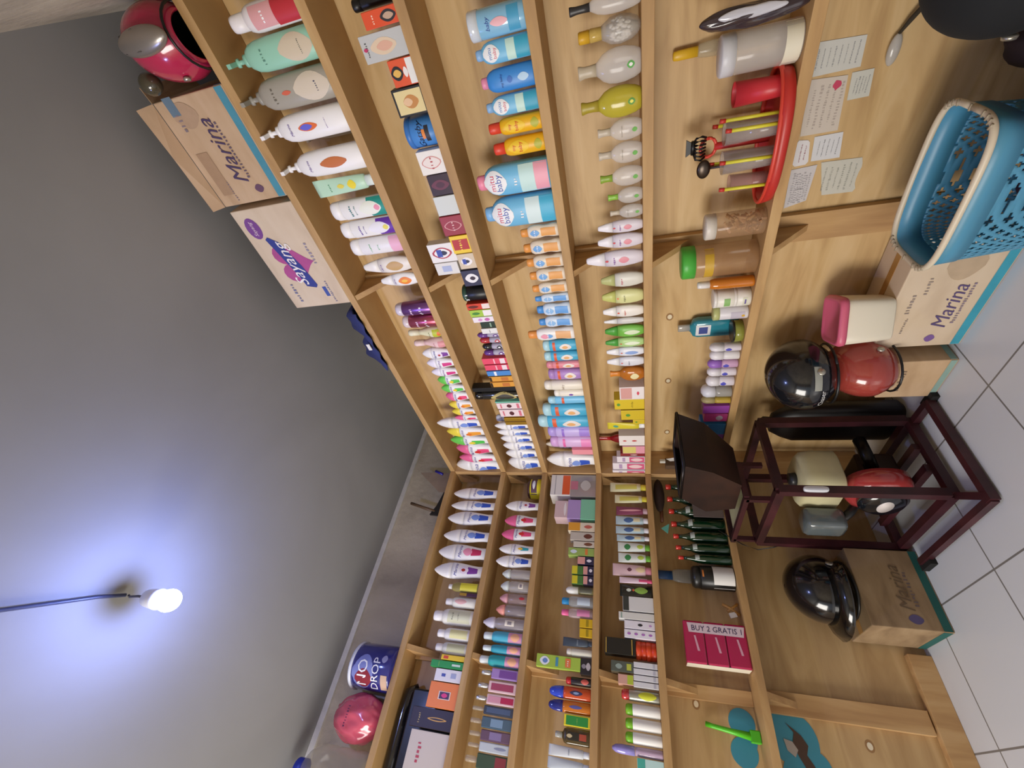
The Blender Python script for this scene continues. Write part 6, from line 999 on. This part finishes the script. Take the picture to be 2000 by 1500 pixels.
tumbler('red plastic cup standing in the red rack', (1.535, .05, zt), .026, .105, 'D0343C', 'plas', 'plastic_cup')
tumbler('taller clear glass in the middle of the red rack', (1.462, .03, zt), .026, .12)
tumbler('clear glass beside the middle glass in the red rack', (1.395, .03, zt), .027, .118)
tumbler('clear short glass at the left end of the red rack', (1.33, .055, zt), .022, .09, 'C89890')
bw = thing('hair_claw', 'black hair claw perched on the red rack handle', 'hair clip', (1.432, .06, Z6+.1775))
cw = MB()
for i in range(7):
    a = -.028+i*.0093; cw.tube([(a*.5, 0, .012), (a*.9, -.012, .008), (a, -.014, -.004), (a*.8, -.008, -.014)], .0028, mat('141414'), 8)
cw.build('teeth', bw); MB().tube([(-.016, 0, .014), (.016, 0, .014)], .005, mat('141414')).build('hinge', bw)
MB().prism([(-.02, 0, .03), (.02, 0, .03), (.009, 0, .012), (-.009, 0, .012)], (0, .006, 0), mat('141414')).build('grip', bw)
sp = thing('ladle', 'dark round ladle standing behind the glasses in the rack', 'ladle', (1.365, .085, zt))
MB().ell((0, 0, .15), (.024, .008, .017), mat('4A4038', 'metal')).build('bowl', sp); MB().tube([(0, 0, .0), (0, .003, .135)], .0035, mat('6A6058', 'metal')).build('handle', sp)
# ---------------------------------------------------------------- helmets and boxes on the floor, right
helmet('glossy black helmet with white lettering resting on the red helmet', (.70, -.045, .335), .112, '15171C', -.45, ('Chaser', .62, .27, .5, 'E0E0E0'), '101216', 'gloss', None, .175, False, (1.15, .3, .42, .35, '9A9C94'))
helmet('metallic red helmet wedged under the black helmet', (.705, -.03, .1665), .098, 'A04038', .1, None, '3A1410', 'gloss', None, .165, False, (-.5, .04, .16, .4, 'B09484'))
helmet('glossy black helmet with peak on the dusty carton, left side', (-.01, -.475, .2285), .125, '101014', .75, None, '0C0C0E', 'gloss', None, .19, True)
pb = thing('food_container', 'cream square food container with pink lid on the carton', 'container', (.885, -.0, .222), .5)
MB().lathe([(0, .86), (.03, .9), (.9, 1), (.92, .97)], .14, .12, mat('E4DCC8'), 6, 40, 0, .13).build('body', pb)
MB().lathe([(0, 1.04), (.5, 1.06), (.9, 1.0), (1, .9), (.75, .86)], .14, .12, mat('D0607C'), 6, 40, .118, .022).build('lid', pb)
# ---------------------------------------------------------------- blue basket
bk = thing('laundry_basket', 'blue lattice basket with cream rim on the floor, right side', 'basket', (1.312, -.095, .0005), .03)
BW, BD, BH = .31, .185, .30
def rr(t, w, d, n=4.5):
    c, q = math.cos(t), math.sin(t); return (math.copysign(abs(c)**(2/n), c)*w/2, math.copysign(abs(q)**(2/n), q)*d/2)
N = 96; BL = mat('4E92B4', 'plas')
def bp(t, z, o=0):
    k = .8+.2*z/BH; x, y = rr(t, BW*k, BD*k); l = math.hypot(x, y); return Vector((x*(1+o/l), y*(1+o/l), z))
NT, NZ = 300, 42; lv = MB()
lv.add([bp(2*math.pi*i/NT, .02+(BH-.07)*j/NZ) for j in range(NZ+1) for i in range(NT)],
       [(j*NT+i, j*NT+(i+1) % NT, (j+1)*NT+(i+1) % NT, (j+1)*NT+i) for j in range(NZ) for i in range(NT) if not ((i+j) % 6 in (2, 3, 4) and (i-j) % 6 in (2, 3, 4))], BL, True)
lv.build('lattice_wall', bk, None, 0, .0025)
def hoop(z0, z1, o, m):
    v = []; f = []
    for i in range(N):
        t = 2*math.pi*i/N
        for zz, oo in ((z0, o), (z1, o), (z1, o-.004), (z0, o-.004)): v.append(bp(t, zz, oo))
    for i in range(N):
        a, b = i*4, ((i+1) % N)*4
        for j in range(4): f.append((a+j, b+j, b+(j+1) % 4, a+(j+1) % 4))
    return MB().add(v, f, m, True)
hoop(BH-.055, BH-.002, .002, BL).build('collar', bk)
hoop(0, .025, .002, BL).build('foot_band', bk)
MB().add([bp(2*math.pi*i/N, .006) for i in range(N)], [tuple(range(N))], BL).build('bottom', bk)
rim = MB().tube([bp(2*math.pi*i/N, BH, .004) for i in range(N+1)], .0065, mat('D8CCB4'), 10).build('rim', bk)
for i in range(40):
    t = 2*math.pi*i/40
    if abs(math.cos(t)) > .75: MB().tube([bp(t, BH, -.002)+Vector((0, 0, .0055)), bp(t, BH, .010)+Vector((0, 0, .0055))], .0022, mat('A89C84'), 6).build('rim_ridge', rim)
tag(MB().ell((1.33, -.095, .085), (.092, .052, .072), mat('3A2438', 'cloth'), 36, 20, -1, 1, crump).build('clothes_bundle'), 'dark plum bundle of cloth inside the blue basket', 'clothes')
tag(MB().ell((1.53, .03, .11), (.056, .075, .108), mat('24141A', 'cloth'), 36, 20, -1, 1, crump).build('clothes_bundle'), 'dark maroon bundle of cloth between the basket and the black helmet', 'clothes')
pn = thing('plastic_tub', 'dusky pink plastic tub at the right frame edge', 'tub', (1.548, -.2, .12))
MB().lathe([(0, .8), (.03, .84), (.9, 1), (1, 1.06), (.96, .98), (.1, .78)], .125, .125, mat('9C4A60'), 2, 36, 0, .15).build('body', pn)
pst = MB().lathe([(0, 1), (1, .9)], .11, .11, mat('3A2A2A', 'matte'), 2, 24, 0, .119).build('upturned_pot'); pst.location = (1.548, -.2, .0005)
tag(pst, 'dark upturned pot under the dusky pink tub', 'pot')
helmet('large matt black helmet in the top right corner of the photo, nearest the camera', (1.68, -.05, .225), .118, '14181C', 0, None, '101216', 'matte', None, .2, False)
tag(carton('low brown carton under the large matt black helmet', (1.715, -.13, .0005), .2, .2, .218, CARD), 'low brown carton under the large matt black helmet', 'box')
# ---------------------------------------------------------------- machine stand with engine and hopper
ms = thing('machine_stand', 'dark maroon welded steel stand on the floor in the corner', 'stand', (0, 0, 0))
def bar(a, b, r=.016, name='rail', m=MAROON): return MB().tube([a, b], r, m, 4, True).build(name, ms)
x0, x1, y0, y1 = .06, .45, -.335, -.05
for n_, (x, y) in enumerate(((x1, y0), (x1, y1), (x0, y0), (x0, y1))):
    bar((x, y, .04), (x, y, .5), .019, 'post')
for z in (.03, .495):
    for a, b in (((x0, y0), (x1, y0)), ((x0, y1), (x1, y1)), ((x0, y0), (x0, y1)), ((x1, y0), (x1, y1))): bar((a[0], a[1], z), (b[0], b[1], z), .018, 'rail')
bar((.555, -.415, .018), (.56, -.06, .018), .017, 'skid'); bar((.12, -.41, .018), (.56, -.41, .018), .014, 'skid')
bar((.44, -.335, .02), (.555, -.40, .02), .015, 'skid'); bar((x1, -.06, .02), (.56, -.065, .02), .015, 'skid')
bar((x0, -.16, .05), (x1, -.16, .05), .016, 'cross_bar'); bar((x0, -.24, .05), (x1, -.24, .05), .016, 'cross_bar')
for a, b in (((.02, -.32), (.37, -.32)), ((.02, -.18), (.37, -.18)), ((.02, -.32), (.02, -.18)), ((.37, -.32), (.37, -.18))): bar((a[0], a[1], .58), (b[0], b[1], .58), .012, 'upper_rail')
for x, y in ((.04, -.32), (.36, -.32), (.04, -.18), (.36, -.18)): bar((x, y, .5), (x, y, .58), .012, 'upper_post')
for x, y in ((.14, -.42), (.56, -.05)): MB().box((x-.035, y-.014, 0), (x+.03, y+.014, .02), mat('101010', 'matte')).build('rubber_foot', ms)
MB().box((.05, -.31, .572), (.34, -.19, .576), mat('B8B890', 'matte')).build('deck_plate', ms, 'pale yellow-green plate')
cp_ = MB().lathe([(0, 1), (.85, 1), (1, .85)], .018, .07, mat('D8DCE4'), 4, 20, 0, .012, Matrix.Translation((.474, -.345, .4)) @ Matrix.Rotation(math.pi/2, 4, 'Y') @ Matrix.Rotation(math.pi/2, 4, 'Z')).build('cable_clip')
tag(cp_, 'small white plastic clip stuck on the stand post', 'clip')
en = thing('petrol_engine', 'small engine with cream tank and red starter cover inside the stand', 'engine', (.30, -.2, .068))
MB().box((-.09, -.06, .012), (.07, .07, .13), DWOOD).build('crankcase', en, None, .01)
fn = MB()
for i in range(7): fn.box((-.1, -.03, .02+i*.013), (-.045, .07, .025+i*.013), mat('2A2A2C', 'metal'))
fn.build('cooling_fins', en)
MB().lathe([(0, .9), (.06, 1), (.45, 1), (.55, 1.02), (.9, .95), (1, .82)], .19, .17, mat('CFC8A0', 'paint'), 4, 44, .19, .125).build('fuel_tank', en)
MB().lathe([(0, 1), (1, .9)], .05, .05, mat('26262A'), 2, 24, .316, .02).build('tank_cap', en)
RM = Matrix.Translation((.04, -.055, .095)) @ Matrix.Rotation(math.pi/2, 4, 'X')
MB().lathe([(0, 1), (.5, 1), (.85, .9), (1, .7)], .19, .19, mat('A83C3C', 'gloss'), 2.4, 40, -.02, .06, RM).build('starter_cover', en)
rd = MB().lathe([(0, 1), (.6, 1), (1, .75)], .14, .14, mat('14181E', 'gloss'), 2, 40, .036, .035, RM).build('starter_disc', en)
MB().lathe([(0, 1), (1, 1)], .07, .045, mat('E0D8D4', 'print'), 2, 28, .0712, .0008, RM).build('label_plate', rd)
MB().lathe([(0, .9), (.1, 1), (.9, 1), (1, .85)], .09, .08, mat('5C6466', 'gloss'), 4, 32, .19, .12, Matrix.Translation((-.07, -.13, 0))).build('air_filter', en)
MB().tube([(-.07, -.13, .2), (-.05, -.1, .16), (-.04, -.05, .12)], .014, mat('1A1A1A')).build('intake_pipe', en)
MB().tube([(.08, 0, .1), (.12, .03, .12), (.12, .09, .12)], .02, mat('1C1816', 'metal')).build('muffler', en)
hp_ = thing('feed_hopper', 'dark brown open sheet-metal hopper on top of the stand', 'hopper', (.33, -.19, .593))
hv = [(-.1, -.1, 0), (.07, -.1, 0), (.07, .06, 0), (-.1, .06, 0), (-.13, -.10, .1), (.15, -.10, .1), (.15, .12, .1), (-.13, .12, .1), (-.02, -.105, .2), (.2, -.105, .2), (.2, .13, .2), (-.02, .13, .2)]
MB().add(hv, [(0, 1, 5, 4), (1, 2, 6, 5), (2, 3, 7, 6), (3, 0, 4, 7), (4, 5, 9, 8), (5, 6, 10, 9), (6, 7, 11, 10), (7, 4, 8, 11)], DWOOD).build('funnel', hp_, None, 0, .004)
MB().tube([hv[8], hv[9], hv[10], hv[11], hv[8]], .006, mat('2A2628', 'metal'), 8).build('rim', hp_)
gd = thing('shade_drum', 'black drum shape added for the darkness low behind the engine', 'machine', (.40, -.11, .068))
gd.location = (.345, .035, .0005)  # black solid added in place of the plain darkness behind the engine
MB().lathe([(0, .8), (.05, 1), (.8, 1), (.9, .8), (1, .5)], .2, .09, mat('121012', 'paint'), 2.5, 32, 0, .42).build('drum', gd)
MB().tube([(0, 0, .4), (.02, -.01, .45)], .02, mat('1A1414')).build('shade_stub', gd)
# translucent sheet leaning before the green bottles, cable, brush
tag(MB().box((.004, -.215, Z6+.002), (.007, -.03, Z6+.125), mat('7A6E6A', 'tint')).build('plastic_sheet'), 'dull grey clear plastic sheet standing before the green bottles', 'sheet')
tag(MB().tube([(.0, -.27, Z6+.033), (.006, -.29, .6), (.012, -.331, .545), (.012, -.35, .492), (.03, -.345, .44), (.044, -.34, .41)], .002, mat('141212')).build('thin_cable'), 'thin black cable hanging from the lowest left board to the stand', 'cable')
fb = thing('hand_brush', 'brown brush lying on top of the green bottles near the corner', 'brush', (-.045, -.09, Z6+.235))
MB().ell((0, 0, .024), (.03, .085, .024), mat('2A1810', 'cloth'), 24, 14, -1, 1, crump).build('bristles', fb)
MB().tube([(0, -.06, .018), (0, -.13, .02)], .008, mat('5A3420', 'paint')).build('handle', fb)
tag(MB().prism([(-.02, -.24, Z6+.227), (-.02, -.285, Z6+.236), (-.02, -.262, Z6+.262)], (-.003, 0, 0), mat('5CA898', 'print')).build('paper_scrap'), 'turquoise folded scrap on the green bottle tops', 'scrap')
# soap multipack
sp = thing('soap_multipack', 'raspberry shrink-wrapped soap pack with white banner on the lowest left board', 'soap pack', (-.045, -.697, Z6+.0005), math.pi/2)
for i in range(3):
    MB().box((-.07, -.03, i*.072), (.07, .03, i*.072+.07), mat('B01C50', 'gloss')).build('soap_bar', sp, None, .005)
MB().box((-.0712, -.026, .003), (-.0702, .026, .212), mat('E0D8C4', 'print')).build('side_strip', sp)
mb = MB()
mb.add([(.028, -.0306, .01), (.062, -.0306, .004), (.062, -.0306, .2), (.03, -.0306, .196)], [(0, 1, 2, 3)], mat('D8C4CC', 'print'))
v, f = text2d('BUY 2 GRATIS 1', 0)
mb.add([(.045+y*.17, -.0312, .1-x*.17) for x, y in v], f, mat('2A2050', 'print'))
for i in range(3): mb.add([(-.03, -.0308, .02+i*.072), (.02, -.0308, .03+i*.072), (.02, -.0308, .036+i*.072), (-.03, -.0308, .028+i*.072)], [(0, 1, 2, 3)], mat('D8A0B4', 'print'))
mb.build('printed_label', sp)
wn = thing('wooden_trinket', 'small wooden and white trinket beside the raspberry soap pack', 'ornament', (-.045, -.565, Z6+.0005))
MB().tube([(0, -.02, .004), (0, .0, .03), (0, .015, .06)], .006, mat('B88848', 'paint')).tube([(0, .02, .004), (0, -.01, .045)], .005, mat('B88848', 'paint')).build('sticks', wn)
MB().box((-.004, -.022, .02), (.004, -.004, .045), mat('ECECE8', 'print'), Matrix.Rotation(.3, 4, 'X')).build('white_tab', wn)
# black wrapped bundle behind the boxes on the top left shelf
wb = thing('wrapped_bundle', 'long black plastic-wrapped roll behind the boxes on the left top shelf', 'bundle', (0, 0, 0))
bpz = [(-.1, -.955, 1.84), (-.092, -.975, 1.87), (-.09, -1.05, 1.874), (-.09, -1.15, 1.874), (-.09, -1.3, 1.872)]
MB().tube(bpz, [.014, .022, .023, .023, .023], mat('101014', 'gloss'), 16).build('roll', wb)
MB().box((-.133, -1.34, Z2+.001), (-.075, -.96, 1.852), mat('0E0E12', 'gloss')).build('wrapping', wb, None, .008)
# wall sticker and green brush at the left
st = thing('wall_sticker', 'blue cloud-shaped sticker with a brown blot on the left back panel', 'sticker', (0, 0, 0))
def disc_union(cs, m, off, name):
    mb = MB()
    for n_, (y, z, r, q) in enumerate(cs):
        P = [(-DP+off+n_*.0001, y+math.cos(a*.262)*r, max(min(z+math.sin(a*.262)*r*q, 9), 0)) for a in range(24)]
        mb.add(P, [tuple(range(24))], m)
    return mb.build(name, st)
SB = mat('3C8CA4', 'print')
disc_union([(-.905, .636, .042, 1), (-.985, .642, .042, 1), (-.945, .62, .04, .6)], SB, .0012, 'upper_piece')
disc_union([(-.875, .5, .05, 1), (-.945, .505, .05, 1), (-.93, .46, .07, .7), (-1.02, .48, .055, 1), (-1.0, .43, .05, .8)], SB, .0012, 'lower_piece')
mb = MB(); mb.add([(-DP+.003, y, z) for y, z in [(-.885, .5), (-.91, .48), (-.94, .49), (-.97, .48), (-1.01, .46), (-1.03, .43), (-.99, .44), (-.965, .455), (-.94, .445), (-.915, .46)]], [tuple(range(10))], mat('4A3426', 'print'))
mb.add([(-DP+.0034, y, z) for y, z in [(-.93, .515), (-.96, .51), (-.975, .49), (-.955, .478), (-.935, .49)]], [tuple(range(5))], mat('A8A098', 'print'))
mb.build('brown_blot', st)
gb = thing('plastic_brush', 'lime green brush handle leaning on the left back panel', 'brush', (0, 0, 0))
MB().tube([(-.118, -.925, .755), (-.112, -.929, .735), (-.105, -.936, .68), (-.1, -.943, .62)], [.008, .007, .008, .012], mat('58C828'), 12).build('handle', gb)
MB().box((-.112, -.96, Z6+.001), (-.088, -.925, .622), mat('4CB428')).build('head', gb, None, .003)
# slips near the corner
sn = thing('paper_slips', 'white paper slips tucked at the corner end of the lowest right board', 'paper', (0, 0, 0))
MB().prism([(.052, .04, .79), (.085, .03, .81), (.10, .03, .765), (.06, .04, .735)], (0, .001, 0), mat('D4D0C8', 'print')).build('sheet', sn)
MB().box((.02, .05, .81), (.035, .062, .835), mat('D8D8D0')).build('tag', sn)
MB().tube([(.015, .045, .8), (.03, .04, .76), (.05, .035, .74)], .003, mat('E8E4DC')).build('pin', sn)
MB().box((.0005, .03, .738), (.03, .07, .81), mat('5A4430', 'card')).build('holder', sn)
